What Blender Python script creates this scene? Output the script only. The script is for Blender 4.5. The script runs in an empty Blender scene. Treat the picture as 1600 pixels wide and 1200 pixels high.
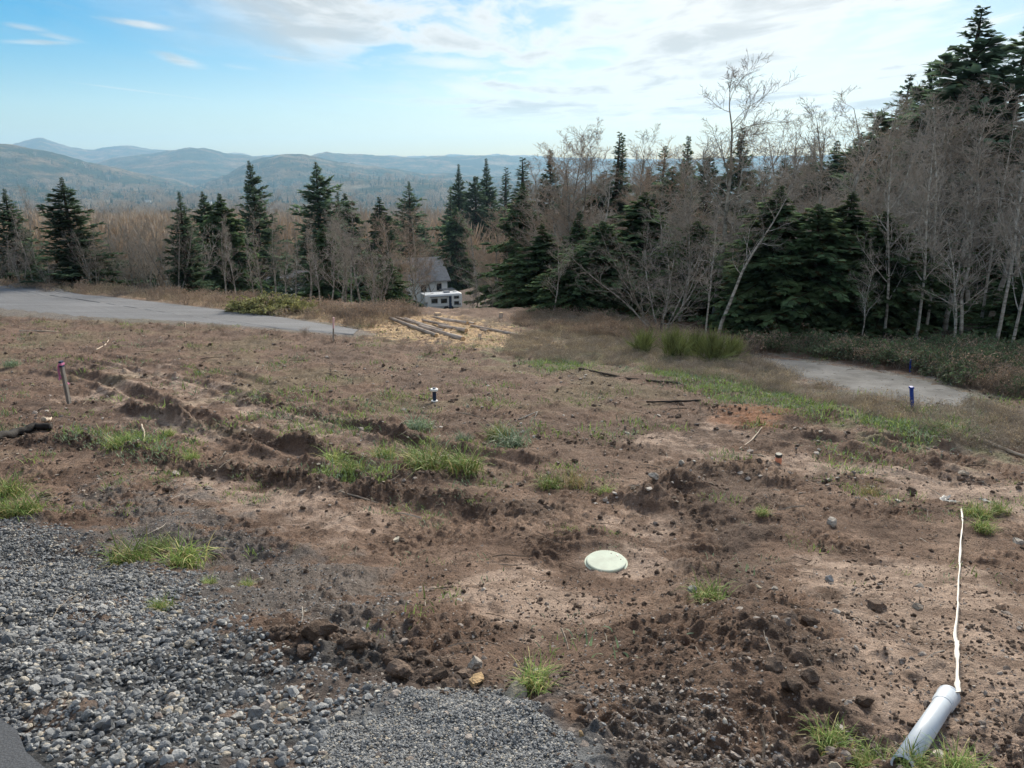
import bpy, math, random
import numpy as np
from mathutils import Vector, Matrix, Euler

SC = bpy.context.scene
COL = SC.collection
R = math.radians

# ------------------------------------------------------------------ camera, sky, sun, exposure
F, CX, CY = 1164.0, 800.0, 600.0            # focal length and centre in photo pixels
PITCH = R(16.05)
cp, sp = math.cos(PITCH), math.sin(PITCH)
cam_d = bpy.data.cameras.new('camera'); cam = bpy.data.objects.new('camera', cam_d); COL.objects.link(cam)
cam_d.sensor_width = 36.0; cam_d.lens = 36.0 * F / 1600.0
cam_d.clip_start = 0.05; cam_d.clip_end = 60000
cam.location = (0, 0, 0); cam.rotation_euler = (R(90) - PITCH, 0, 0)
SC.camera = cam

SUN_AZ, SUN_EL = R(18), R(27)                # azimuth to the right of the view, elevation
SC.view_settings.view_transform = 'Standard'; SC.view_settings.look = 'None'
SC.view_settings.gamma = 1.0; SC.view_settings.exposure = 1.12
SC.view_settings.use_curve_mapping = False
SC.cycles.use_denoising = True
SC.cycles.max_bounces = 6; SC.cycles.diffuse_bounces = 2; SC.cycles.glossy_bounces = 2
SC.cycles.transmission_bounces = 3; SC.cycles.volume_bounces = 0; SC.cycles.transparent_max_bounces = 8
SC.cycles.use_adaptive_sampling = True; SC.cycles.adaptive_threshold = 0.02

sun_d = bpy.data.lights.new('sun', 'SUN'); sun = bpy.data.objects.new('sun', sun_d); COL.objects.link(sun)
sun_d.energy = 3.7; sun_d.angle = R(22); sun_d.color = (1.0, 0.91, 0.76)
sdir = Vector((math.sin(SUN_AZ) * math.cos(SUN_EL), math.cos(SUN_AZ) * math.cos(SUN_EL), math.sin(SUN_EL)))
sun.rotation_euler = sdir.to_track_quat('Z', 'Y').to_euler()

class NT:
    """small helper to write node trees"""
    def __init__(s, tree): s.t = tree; s.n = tree.nodes; s.l = tree.links
    def node(s, typ, **kw):
        n = s.n.new(typ)
        for k, v in kw.items(): setattr(n, k, v)
        return n
    def link(s, a, b): s.l.new(a, b)
    def setin(s, sock, v):
        if hasattr(v, 'is_output'): s.l.new(v, sock)
        else: sock.default_value = v
    def math(s, op, a, b=None, c=None, clamp=False):
        n = s.n.new('ShaderNodeMath'); n.operation = op; n.use_clamp = clamp
        s.setin(n.inputs[0], a)
        if b is not None: s.setin(n.inputs[1], b)
        if c is not None: s.setin(n.inputs[2], c)
        return n.outputs[0]
    def mrange(s, v, a, b, c=0.0, d=1.0, smooth=True):
        n = s.n.new('ShaderNodeMapRange'); n.interpolation_type = 'SMOOTHSTEP' if smooth else 'LINEAR'; n.clamp = True
        s.setin(n.inputs[0], v); n.inputs[1].default_value = a; n.inputs[2].default_value = b
        n.inputs[3].default_value = c; n.inputs[4].default_value = d
        return n.outputs[0]
    def noise(s, vec, scale, detail=3, rough=0.5, dist=0.0, out=0):
        n = s.n.new('ShaderNodeTexNoise'); n.inputs['Scale'].default_value = scale; n.inputs['Detail'].default_value = detail
        n.inputs['Roughness'].default_value = rough; n.inputs['Distortion'].default_value = dist
        if vec is not None: s.l.new(vec, n.inputs['Vector'])
        return n.outputs[out]
    def mapping(s, vec, loc=(0, 0, 0), rot=(0, 0, 0), scale=(1, 1, 1), typ='POINT'):
        n = s.n.new('ShaderNodeMapping'); n.vector_type = typ
        n.inputs['Location'].default_value = loc; n.inputs['Rotation'].default_value = rot; n.inputs['Scale'].default_value = scale
        s.l.new(vec, n.inputs['Vector']); return n.outputs[0]
    def mix(s, fac, a, b, blend='MIX'):
        n = s.n.new('ShaderNodeMix'); n.data_type = 'RGBA'; n.blend_type = blend
        s.setin(n.inputs[0], fac)
        for k, v in ((6, a), (7, b)):
            if isinstance(v, tuple) and len(v) == 3: v = (*v, 1.0)
            s.setin(n.inputs[k], v)
        return n.outputs[2]
    def ramp(s, fac, stops, interp='LINEAR'):
        n = s.n.new('ShaderNodeValToRGB'); n.color_ramp.interpolation = interp
        e = n.color_ramp.elements
        while len(e) < len(stops): e.new(0.5)
        for q, (p, c) in zip(e, stops): q.position = p; q.color = (*c, 1.0) if len(c) == 3 else c
        s.l.new(fac, n.inputs[0]); return n.outputs[0]

world = bpy.data.worlds.new('World'); SC.world = world; world.use_nodes = True
w = NT(world.node_tree); w.n.clear()
sky = w.node('ShaderNodeTexSky', sky_type='NISHITA', sun_disc=False)
sky.sun_elevation = SUN_EL; sky.sun_rotation = SUN_AZ; sky.altitude = 100; sky.air_density = 1.0; sky.dust_density = 0.6; sky.ozone_density = 3.0
tc = w.node('ShaderNodeTexCoord')
sep = w.node('ShaderNodeSeparateXYZ'); w.link(tc.outputs['Generated'], sep.inputs[0])
zz = w.math('MAXIMUM', sep.outputs[2], 0.02)
com = w.node('ShaderNodeCombineXYZ')
w.link(w.math('DIVIDE', sep.outputs[0], zz), com.inputs[0]); w.link(w.math('DIVIDE', sep.outputs[1], zz), com.inputs[1])
P3 = com.outputs[0]                                              # a point on the flat cloud sheet
spx = w.node('ShaderNodeSeparateXYZ'); w.link(P3, spx.inputs[0])
PX, PY = spx.outputs[0], spx.outputs[1]
# broken cloud sheet that covers the right-hand half of the sky
big = w.noise(w.mapping(P3, rot=(0, 0, R(25)), scale=(0.42, 0.2, 1)), 1.0, 5, 0.55, 0.3)
fine = w.noise(w.mapping(P3, rot=(0, 0, R(28)), scale=(1.5, 0.7, 1), loc=(3, 1, 0)), 1.0, 6, 0.6, 0.5)
edge = w.math('ADD', w.math('ADD', PX, w.math('MULTIPLY', PY, -0.06)), w.math('MULTIPLY', w.math('SUBTRACT', big, 0.5), 6.0))
cover = w.mrange(edge, -3.0, -0.9)
cover = w.math('MULTIPLY', cover, w.mrange(w.math('ADD', PY, w.math('MULTIPLY', big, 9.0)), 17.5, 24.0, 1.0, 0.0))
dens = w.math('ADD', w.math('MULTIPLY', big, 0.7), w.math('MULTIPLY', fine, 0.45))
body = w.mrange(dens, 0.495, 0.60)
cloud = w.math('MULTIPLY', w.math('MULTIPLY', body, cover), 0.93)
# thin veil ahead of the bank
veil = w.math('MULTIPLY', w.mrange(edge, -5.0, -.5), w.mrange(fine, 0.42, 0.75, 0.0, 0.4))
veil = w.math('MULTIPLY', veil, w.mrange(PY, 14.0, 24.0, 1.0, 0.0))
cloud = w.math('MAXIMUM', cloud, veil)
# single cirrus streaks and two old contrails: centre, angle, half-lengths on the sheet
def rowr(y):                                                     # photo row -> drop per metre forward
    v = (y - CY) / F
    return (sp + v * cp) / (cp - v * sp)
def skyP(x, y):
    u, v = (x - CX) / F, (y - CY) / F
    d = (u, cp - v * sp, -sp - v * cp); return d[0] / d[2], d[1] / d[2]
streaks = [((0, 66), (132, 66), 0.20, .7), ((0, 32), (70, 52), 0.16, .6), ((152, 24), (275, 50), .22, 1.0), ((240, 76), (316, 110), .22, .9),
           ((396, 80), (480, 99), .16, .75), ((60, 122), (350, 159), .12, .4), ((470, 140), (690, 173), .11, .5),
           ((340, 98), (410, 112), .2, .35), ((640, 84), (775, 112), .55, .9), ((675, 112), (815, 170), .6, .95),
           ((750, 152), (850, 178), .4, .9), ((410, 163), (445, 168), .1, .4), ((520, 132), (660, 140), .12, .25), ((40, 46), (130, 68), .15, .5)]
wob = w.noise(w.mapping(P3, rot=(0, 0, R(40)), scale=(1.2, .5, 1)), 1.6, 5, .65)
for a, b, hw, amp in streaks:
    ax, ay = skyP(*a); bx, by = skyP(*b)
    L = math.hypot(bx - ax, by - ay) / 2; ang = math.atan2(by - ay, bx - ax)
    m = w.mapping(P3, loc=((ax + bx) / 2, (ay + by) / 2, 0), rot=(0, 0, ang), scale=(L * 1.15, hw, 1), typ='TEXTURE')
    ln = w.node('ShaderNodeVectorMath', operation='LENGTH'); w.link(m, ln.inputs[0])
    rr = w.math('ADD', ln.outputs['Value'], w.math('MULTIPLY', w.math('SUBTRACT', wob, 0.5), 1.6))
    cloud = w.math('MAXIMUM', cloud, w.mrange(rr, 1.0, 0.1, 0.0, amp * .8))
# the clouds scatter the sun forward: brightest round the sun's own direction
sv = w.node('ShaderNodeVectorMath', operation='DOT_PRODUCT'); w.link(tc.outputs['Generated'], sv.inputs[0]); sv.inputs[1].default_value = sdir
glow = w.math('POWER', w.math('MAXIMUM', sv.outputs['Value'], 0.0), 18.0)
cl_in = w.math('ADD', w.math('MULTIPLY', w.mrange(dens, 0.545, 0.68, 1.0, 0.60), 3.75), w.math('MULTIPLY', glow, .7))
ccol = w.node('ShaderNodeVectorMath', operation='SCALE'); ccol.inputs[0].default_value = (1.0, 0.975, 0.925); w.link(cl_in, ccol.inputs['Scale'])
up = w.mrange(sep.outputs[2], -0.01, 0.02)
gam = w.node('ShaderNodeGamma'); w.link(sky.outputs[0], gam.inputs[0]); gam.inputs[1].default_value = .54
hsv = w.node('ShaderNodeHueSaturation'); hsv.inputs['Saturation'].default_value = 2.9; w.link(gam.outputs[0], hsv.inputs['Color'])
skymix = w.mix(w.math('MULTIPLY', cloud, up), hsv.outputs[0], ccol.outputs[0])
bg = w.node('ShaderNodeBackground'); w.link(skymix, bg.inputs[0]); bg.inputs[1].default_value = 0.130
wo = w.node('ShaderNodeOutputWorld'); w.link(bg.outputs[0], wo.inputs[0])

# ------------------------------------------------------------------ numpy helpers
rng = np.random.default_rng(7)
_GT = np.arange(4096) * (2 * np.pi / 4096); _GXT, _GYT = np.cos(_GT), np.sin(_GT)
def noise2(x, y, seed=0):
    """gradient noise, about -1..1"""
    fx0, fy0 = np.floor(x), np.floor(y); fx, fy = x - fx0, y - fy0; ix, iy = fx0.astype(np.int64), fy0.astype(np.int64)
    ux, uy = fx * fx * fx * (fx * (fx * 6 - 15) + 10), fy * fy * fy * (fy * (fy * 6 - 15) + 10)
    hx0 = ix * 374761393 + seed * 144269; hx1 = hx0 + 374761393; hy0 = iy * 668265263; hy1 = hy0 + 668265263
    def g(hx, hy, ax, ay):
        h = (hx + hy) & 0xffffffff; h = ((h ^ (h >> 13)) * 1274126177) & 0xffffffff; h = ((h ^ (h >> 16)) * 2246822519) & 0xffffffff; k = (h ^ (h >> 15)) & 4095
        return _GXT[k] * ax + _GYT[k] * ay
    n0 = g(hx0, hy0, fx, fy); n0 = n0 + (g(hx1, hy0, fx - 1, fy) - n0) * ux
    n1 = g(hx0, hy1, fx, fy - 1); n1 = n1 + (g(hx1, hy1, fx - 1, fy - 1) - n1) * ux
    return (n0 + (n1 - n0) * uy) * 1.5
def fbm(x, y, octv=4, seed=0, gain=0.5):
    s, a = 0.0, 1.0
    for k in range(octv):
        s = s + a * noise2(x, y, seed + k * 17); x, y, a = x * 2.03 + 5.1, y * 2.03 - 3.7, a * gain
    return s
def sstep(x, a, b):
    t = np.clip((x - a) / (b - a), 0, 1); return t * t * (3 - 2 * t)

# ------------------------------------------------------------------ terrain
_PY = np.array([-400, -30, 0, 1.7, 3.1, 6.34, 9.5, 14.1, 21.5, 32, 41, 60])
_PD = np.array([1.6, 1.6, 1.61, 1.64, 2.17, 3.6, 4.1, 4.6, 5.4, 6.3, 7.0, 8.4])
_FS = np.array([0, 5, 20, 50, 85, 160, 260, 500, 1000, 1500, 4000, 20000])
_FD = np.array([0, 1.4, 5.5, 11, 15.5, 25, 34, 54, 84, 104, 118, 118])
def base_drop(X, Y):
    X, Y = np.asarray(X, float), np.asarray(Y, float)
    yc = 37 + 0.36 * np.clip(-X - 3, 0, 26) - 0.25 * np.clip(X - 4, 0, 30)
    yn = np.minimum(Y, yc)
    d = np.interp(yn, _PY, _PD) - 0.016 * np.clip(-X - 4, 0, 30) * sstep(yn, 22, 40)
    return d + np.interp(np.maximum(Y - yc, 0), _FS, _FD)
def P(x, y):
    """photo pixel -> the point of the smooth terrain seen there"""
    u, v = (x - CX) / F, (y - CY) / F
    t = np.geomspace(1.0, 600, 6000); X, Y, Z = t * u, t * (cp - v * sp), t * (-sp - v * cp)
    below = Z <= -base_drop(X, Y)
    k = int(np.argmax(below)) if below.any() else len(t) - 1
    return X[k], Y[k]
def poly(*pts): return np.array([P(*p) for p in pts])
def _seg_dist(X, Y, L):
    best = np.full(X.shape, 1e9); along = np.zeros(X.shape); acc = 0.0
    for a, b in zip(L[:-1], L[1:]):
        d = b - a; l2 = d @ d; t = np.clip(((X - a[0]) * d[0] + (Y - a[1]) * d[1]) / l2, 0, 1)
        q = (X - a[0] - t * d[0]) ** 2 + (Y - a[1] - t * d[1]) ** 2
        m = q < best; best = np.where(m, q, best)
        along = np.where(m, acc + t * math.sqrt(l2), along); acc += math.sqrt(l2)
    return np.sqrt(best), along, acc
def _bbox(X, Y, L, mg):
    (x0, y0), (x1, y1) = L.min(0), L.max(0)
    return (X > x0 - mg) & (X < x1 + mg) & (Y > y0 - mg) & (Y < y1 + mg)
def seg_dist(X, Y, L, mg=2.0):
    """distance to a line, distance along it, (unused), its length; far points are skipped"""
    d, al = np.full(X.shape, 1e3), np.full(X.shape, -1e3); m = _bbox(X, Y, L, mg)
    tot = float(np.hypot(*np.diff(L, axis=0).T).sum())
    if m.any(): d[m], al[m], _ = _seg_dist(X[m], Y[m], L)
    return d, al, None, tot
def in_poly(X, Y, Q, mg=None):
    """signed distance, positive inside; far points are skipped"""
    mg = 1.5 + .1 * abs(Q[:, 1].mean()) if mg is None else mg
    res = np.full(X.shape, -1e3); m = _bbox(X, Y, Q, mg)
    if not m.any(): return res
    x, y = X[m], Y[m]; d, _, _ = _seg_dist(x, y, np.vstack([Q, Q[:1]]))
    c = np.zeros(x.shape, bool); n = len(Q)
    for i in range(n):
        (x1, y1), (x2, y2) = Q[i], Q[(i + 1) % n]
        if y1 == y2: continue
        c ^= ((y1 > y) != (y2 > y)) & (x < (x2 - x1) * (y - y1) / (y2 - y1) + x1)
    res[m] = np.where(c, d, -d)
    return res
RUTS = [(poly((60, 575), (150, 592), (220, 620), (300, 655), (400, 690), (500, 715), (620, 745)), .16, .10),
        (poly((110, 560), (240, 585), (330, 605), (440, 640), (560, 672), (700, 705), (850, 730)), .13, .07),
        (poly((150, 555), (300, 575), (420, 600), (560, 645)), .12, .05),
        (poly((1200, 690), (1330, 690), (1450, 715), (1590, 745)), .14, .06),
        (poly((1120, 660), (1280, 680), (1420, 690), (1590, 725)), .12, .05),
        (poly((1300, 700), (1440, 740), (1560, 760)), .12, .05)]
BERM = [(poly((0, 688), (90, 690), (190, 700), (310, 738), (450, 752), (600, 772), (720, 790), (850, 800)), .22, .13),
        (poly((190, 640), (300, 662), (400, 692), (500, 702)), .15, .20),
        (poly((380, 625), (500, 655), (590, 672), (650, 690)), .18, .12),
        (poly((560, 742), (650, 752), (760, 745)), .20, .10),
        (poly((430, 1010), (500, 1012), (580, 1030), (660, 1040), (735, 1055)), .12, .09),
        (poly((990, 800), (1060, 765), (1110, 740), (1180, 738), (1240, 760)), .45, .27),
        (poly((1060, 820), (1130, 800), (1190, 800), (1210, 850)), .35, .12),
        (poly((1060, 880), (1110, 940), (1130, 990), (1180, 1040), (1230, 1090), (1290, 1140)), .40, .11),
        (poly((110, 860), (180, 870), (290, 880)), .16, .06),
        (poly((1160, 640), (1300, 650), (1450, 680), (1590, 700)), .5, .10)]
GRAV = poly((-180, 800), (0, 812), (110, 812), (190, 880), (330, 905), (380, 985), (450, 1020), (560, 1055), (640, 1085), (760, 1070), (850, 1110), (900, 1160), (960, 1215), (900, 1300), (-300, 1300))
FINE = poly((500, 1140), (640, 1095), (740, 1070), (850, 1110), (905, 1165), (930, 1215), (900, 1290), (520, 1260))
GRAV2 = poly((150, 770), (330, 800), (560, 900), (640, 990), (560, 1030), (440, 1000), (330, 905), (180, 860))
GRAV3 = poly((900, 1070), (1060, 1090), (1180, 1150), (1330, 1190), (1340, 1290), (900, 1290))
SAW = poly((440, 478), (520, 488), (600, 494), (690, 494), (760, 508), (850, 530), (900, 545), (820, 552), (700, 535), (600, 525), (480, 495))
STRAW = poly((780, 530), (950, 505), (1100, 540), (1250, 580), (1330, 620), (1600, 640), (1700, 720), (1500, 700), (1300, 640), (1150, 600), (950, 570), (800, 560))
VERGE = poly((-200, 440), (100, 448), (300, 462), (450, 478), (600, 494), (560, 512), (440, 496), (317, 480), (158, 462), (-200, 447))
TRACK = poly((1175, 556), (1260, 562), (1350, 575), (1450, 592), (1520, 612), (1500, 640), (1400, 628), (1300, 606), (1230, 580))
CLAY = [poly((885, 868), (920, 850), (990, 850), (1050, 865), (1040, 905), (960, 912), (900, 900)),
        poly((980, 820), (1040, 800), (1070, 850), (1030, 870)),
        poly((1240, 880), (1360, 870), (1600, 900), (1640, 1130), (1480, 1180), (1340, 1080), (1270, 960)),
        poly((700, 910), (860, 870), (900, 930), (860, 1000), (760, 980)),
        poly((1190, 715), (1320, 720), (1420, 735), (1380, 750), (1240, 745)),
        poly((1330, 740), (1500, 740), (1600, 760), (1600, 800), (1420, 770)),
        poly((170, 605), (260, 640), (340, 675), (330, 690), (230, 655), (150, 620)),
        poly((200, 575), (330, 605), (470, 650), (560, 690), (480, 680), (330, 625), (200, 585)),
        poly((1010, 690), (1120, 660), (1130, 690), (1040, 710)),
        poly((280, 745), (420, 760), (560, 810), (520, 850), (380, 800), (280, 770))]
RED = [poly((1130, 640), (1180, 636), (1240, 655), (1200, 672), (1140, 662)), poly((290, 830), (390, 815), (440, 860), (400, 905), (320, 890))]
DARKP = [poly((430, 1010), (560, 1020), (720, 1050), (690, 1095), (560, 1080), (460, 1040)), poly((1090, 860), (1190, 830), (1200, 960), (1300, 1080), (1330, 1170), (1230, 1110), (1120, 990)),
         poly((1000, 780), (1100, 740), (1200, 770), (1190, 850), (1080, 830))]
ROADP = poly((-260, 482), (0, 492), (158, 500), (317, 506), (440, 515), (545, 524), (575, 522), (530, 508), (443, 497), (317, 481), (158, 463), (0, 452), (-260, 440))
LID = np.array(P(947, 880)); LIDZ = float(base_drop(*LID))
PIPE_A, PIPE_B = np.array(P(1483, 1092)), np.array(P(1412, 1200))
EDGE0, EDGEV = np.array([-1.485, 1.865]), np.array([.15, -.11]) / math.hypot(.15, .11)

def relief(X, Y):
    """everything that lies on the smooth terrain: lumps, ruts, berms"""
    r = np.hypot(X, Y)
    soft = sstep(in_poly(X, Y, ROADP), -1.2, .2); trk = sstep(in_poly(X, Y, TRACK), -.5, .2)
    nearroad = (X - EDGE0[0]) * EDGEV[1] - (Y - EDGE0[1]) * EDGEV[0]        # positive on the asphalt side
    flat = np.maximum(np.maximum(soft, trk * .8), sstep(nearroad, -.25, -.02))
    h = .075 * fbm(X * .8, Y * .8, 2, 3) + .04 * fbm(X * 2.6, Y * 2.6, 2, 11)
    c1 = fbm(X * 6.5, Y * 6.5, 3, 21); c2 = fbm(X * 17, Y * 17, 3, 31)
    rough = sstep(fbm(X * .9 + 9, Y * .9, 2, 41), -.35, .4)
    for q in CLAY: rough = rough * (1 - .75 * sstep(in_poly(X, Y, q), -.03 * Y, .03 * Y))
    rough = rough * (1 - .8 * sstep(.42 - np.hypot(X - LID[0], Y - LID[1]), -.15, .1))
    rough = rough * (1 - .7 * sstep(in_poly(X, Y, GRAV), -.1, .2))
    h = h + (.010 + .026 * rough) * (np.abs(c1) * 1.6 - .35) + (.004 + .015 * rough) * c2
    for L, wd, dp in RUTS:
        d, al, sd, tot = seg_dist(X, Y, L); e = sstep(al, 0, .5) * sstep(tot - al, 0, .5)
        k = 1 + .35 * noise2(al * 1.7, d * 2, 5)
        h = h + e * .9 * (-dp * np.exp(-(d / wd) ** 2) + .75 * dp * k * np.exp(-((d - 2.1 * wd) / (.7 * wd)) ** 2) * (1 + .6 * np.abs(c1)))
    for L, wd, ht in BERM:
        d, al, sd, tot = seg_dist(X, Y, L); e = sstep(al, -.1, .5) * sstep(tot - al, -.1, .5)
        h = h + e * ht * (.75 + .45 * noise2(al * 2.3, ht * 50 + 0 * al, 9) + (.4 if wd < .3 else .08) * np.abs(c1) + (.14 if wd < .3 else .05) * c2) * np.exp(-(d / wd) ** 2)
    h = h * (1 - .93 * flat)
    h = h + .02 * sstep(in_poly(X, Y, GRAV), -.2, .2) * (1 - flat)
    dl = np.hypot(X - LID[0], Y - LID[1]); h = h * (1 - .9 * sstep(dl, .45, .25)) + (base_drop(X, Y) - LIDZ) * sstep(dl, 1.0, .35)
    h = h * (1 + .6 * sstep(r, 30, 60) * (1 - soft))
    return h
def macro(X, Y):
    """valley and hill shapes far out"""
    z = -base_drop(X, Y); m = (X * X + Y * Y) > 150 ** 2
    if not m.any(): return z
    x, y = X[m], Y[m]; r = np.hypot(x, y); az = np.degrees(np.arctan2(x, y)); zf = z[m]
    zf = zf + sstep(r, 150, 600) * (np.minimum(r, 3000) * .006) * fbm(x / 260, y / 260, 3, 61) * 1.3
    for rk, wk, ctrl in HILLS:
        hm = r > rk - wk
        if not hm.any(): continue
        xx, yy_, r_ = x[hm], y[hm], r[hm]; hk = np.interp(az[hm], ctrl[0], ctrl[1]) * rk; s_ = (r_ - rk) / wk
        shape = np.where(s_ < 0, sstep(s_, -1, 0), 1 - .5 * sstep(s_, 0, 1.5))
        q = hk + (r_ / rk) * (18 * fbm(xx / (wk * .35), yy_ / (wk * .35), 4, int(rk)) + .0035 * rk * np.abs(fbm(xx / 520, yy_ / 520, 3, int(rk) + 5))) - 8
        zf[hm] = np.maximum(zf[hm], -118 + (q + 118) * shape)
    z[m] = zf
    return z
def AZ(x): return math.degrees(math.atan((x - CX) / F / (cp + .30 * sp)))
def HR(y): return -rowr(y + 6)
def ridge(*pts): return ([AZ(x) for x, y in pts], [HR(y) for x, y in pts])
HILLS = [(11500, 3000, ridge((-900, 255), (-200, 232), (0, 240), (30, 225), (70, 217), (105, 227), (140, 233), (200, 227), (260, 232), (330, 236), (420, 240), (600, 240), (780, 238), (1000, 245), (1300, 240), (1800, 240))),
         (8200, 2200, ridge((-900, 285), (0, 275), (110, 262), (180, 245), (240, 236), (290, 228), (320, 229), (350, 237), (400, 240), (450, 246), (500, 236), (512, 234), (560, 238), (640, 242), (720, 239), (752, 237), (800, 242), (900, 247), (1100, 250), (1250, 242), (1400, 250), (1800, 250))),
         (5600, 1500, ridge((-900, 220), (-200, 222), (0, 224), (40, 229), (110, 244), (180, 256), (240, 272), (300, 285), (350, 268), (400, 246), (440, 236), (470, 237), (520, 246), (600, 258), (680, 268), (760, 272), (850, 270), (1000, 268), (1300, 262), (1800, 262))),
         (3900, 900, ridge((-900, 285), (0, 283), (150, 290), (250, 293), (330, 300), (420, 290), (520, 272), (600, 274), (700, 280), (760, 290), (900, 284), (1800, 280)))]
def height(X, Y):
    X, Y = np.atleast_1d(np.asarray(X, float)), np.atleast_1d(np.asarray(Y, float))
    z = macro(X, Y); m = np.hypot(X, Y) < 130
    if m.any(): z[m] = z[m] + relief(X[m], Y[m]) * (1 - sstep(np.hypot(X[m], Y[m]), 90, 130))
    return z
def hz(x, y): return float(height(x, y)[0])
def G(x, y):
    X, Y = P(x, y); return Vector((X, Y, hz(X, Y)))
def depth(X, Y, Z): return Y * cp - Z * sp
def at_col(x, Y):
    """point on the ground in photo column x, Y metres ahead"""
    u = (x - CX) / F; X = u * Y
    for _ in range(6): X = u * depth(X, Y, float(macro(np.array([X]), np.array([Y]))[0]))
    return Vector((X, Y, hz(X, Y)))

# ------------------------------------------------------------------ mesh + object helpers
def mk_mesh(name, V, Fs, mats=(), mi=None, smooth=False, attrs=None, uv=None):
    me = bpy.data.meshes.new(name); V = np.ascontiguousarray(V, dtype=np.float32)
    if isinstance(Fs, np.ndarray): Fs = [Fs]
    Fs = [np.asarray(f, dtype=np.int32) for f in Fs if len(f)]
    me.vertices.add(len(V)); me.vertices.foreach_set('co', V.ravel())
    tot = np.concatenate([np.full(len(f), f.shape[1], np.int32) for f in Fs]); idx = np.concatenate([f.ravel() for f in Fs])
    st = np.concatenate([[0], np.cumsum(tot)[:-1]]).astype(np.int32)
    me.loops.add(len(idx)); me.loops.foreach_set('vertex_index', idx)
    me.polygons.add(len(tot)); me.polygons.foreach_set('loop_start', st); me.polygons.foreach_set('loop_total', tot)
    for m in mats: me.materials.append(m)
    if mi is not None: me.polygons.foreach_set('material_index', np.asarray(mi, np.int32))
    me.polygons.foreach_set('use_smooth', np.full(len(tot), smooth))
    for k, a in (attrs or {}).items():
        a = np.asarray(a, np.float32)
        if a.ndim == 1: at = me.attributes.new(k, 'FLOAT', 'POINT'); at.data.foreach_set('value', a)
        else:
            at = me.attributes.new(k, 'FLOAT_COLOR', 'POINT')
            if a.shape[1] == 3: a = np.hstack([a, np.ones((len(a), 1), np.float32)])
            at.data.foreach_set('color', a.ravel())
    me.update(calc_edges=True); me.validate()
    return me
def ob(name, me, parent=None, loc=None, link=True):
    o = bpy.data.objects.new(name, me)
    if link: COL.objects.link(o)
    if parent is not None: o.parent = parent
    if loc is not None: o.location = loc
    return o
def tag(o, label=None, cat=None, group=None, kind=None):
    for k, v in (('label', label), ('category', cat), ('group', group), ('kind', kind)):
        if v: o[k] = v
    return o
def empty(name, loc=(0, 0, 0), rot=(0, 0, 0)):
    o = bpy.data.objects.new(name, None); COL.objects.link(o); o.location = loc; o.rotation_euler = rot; o.empty_display_size = .1
    return o
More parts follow.
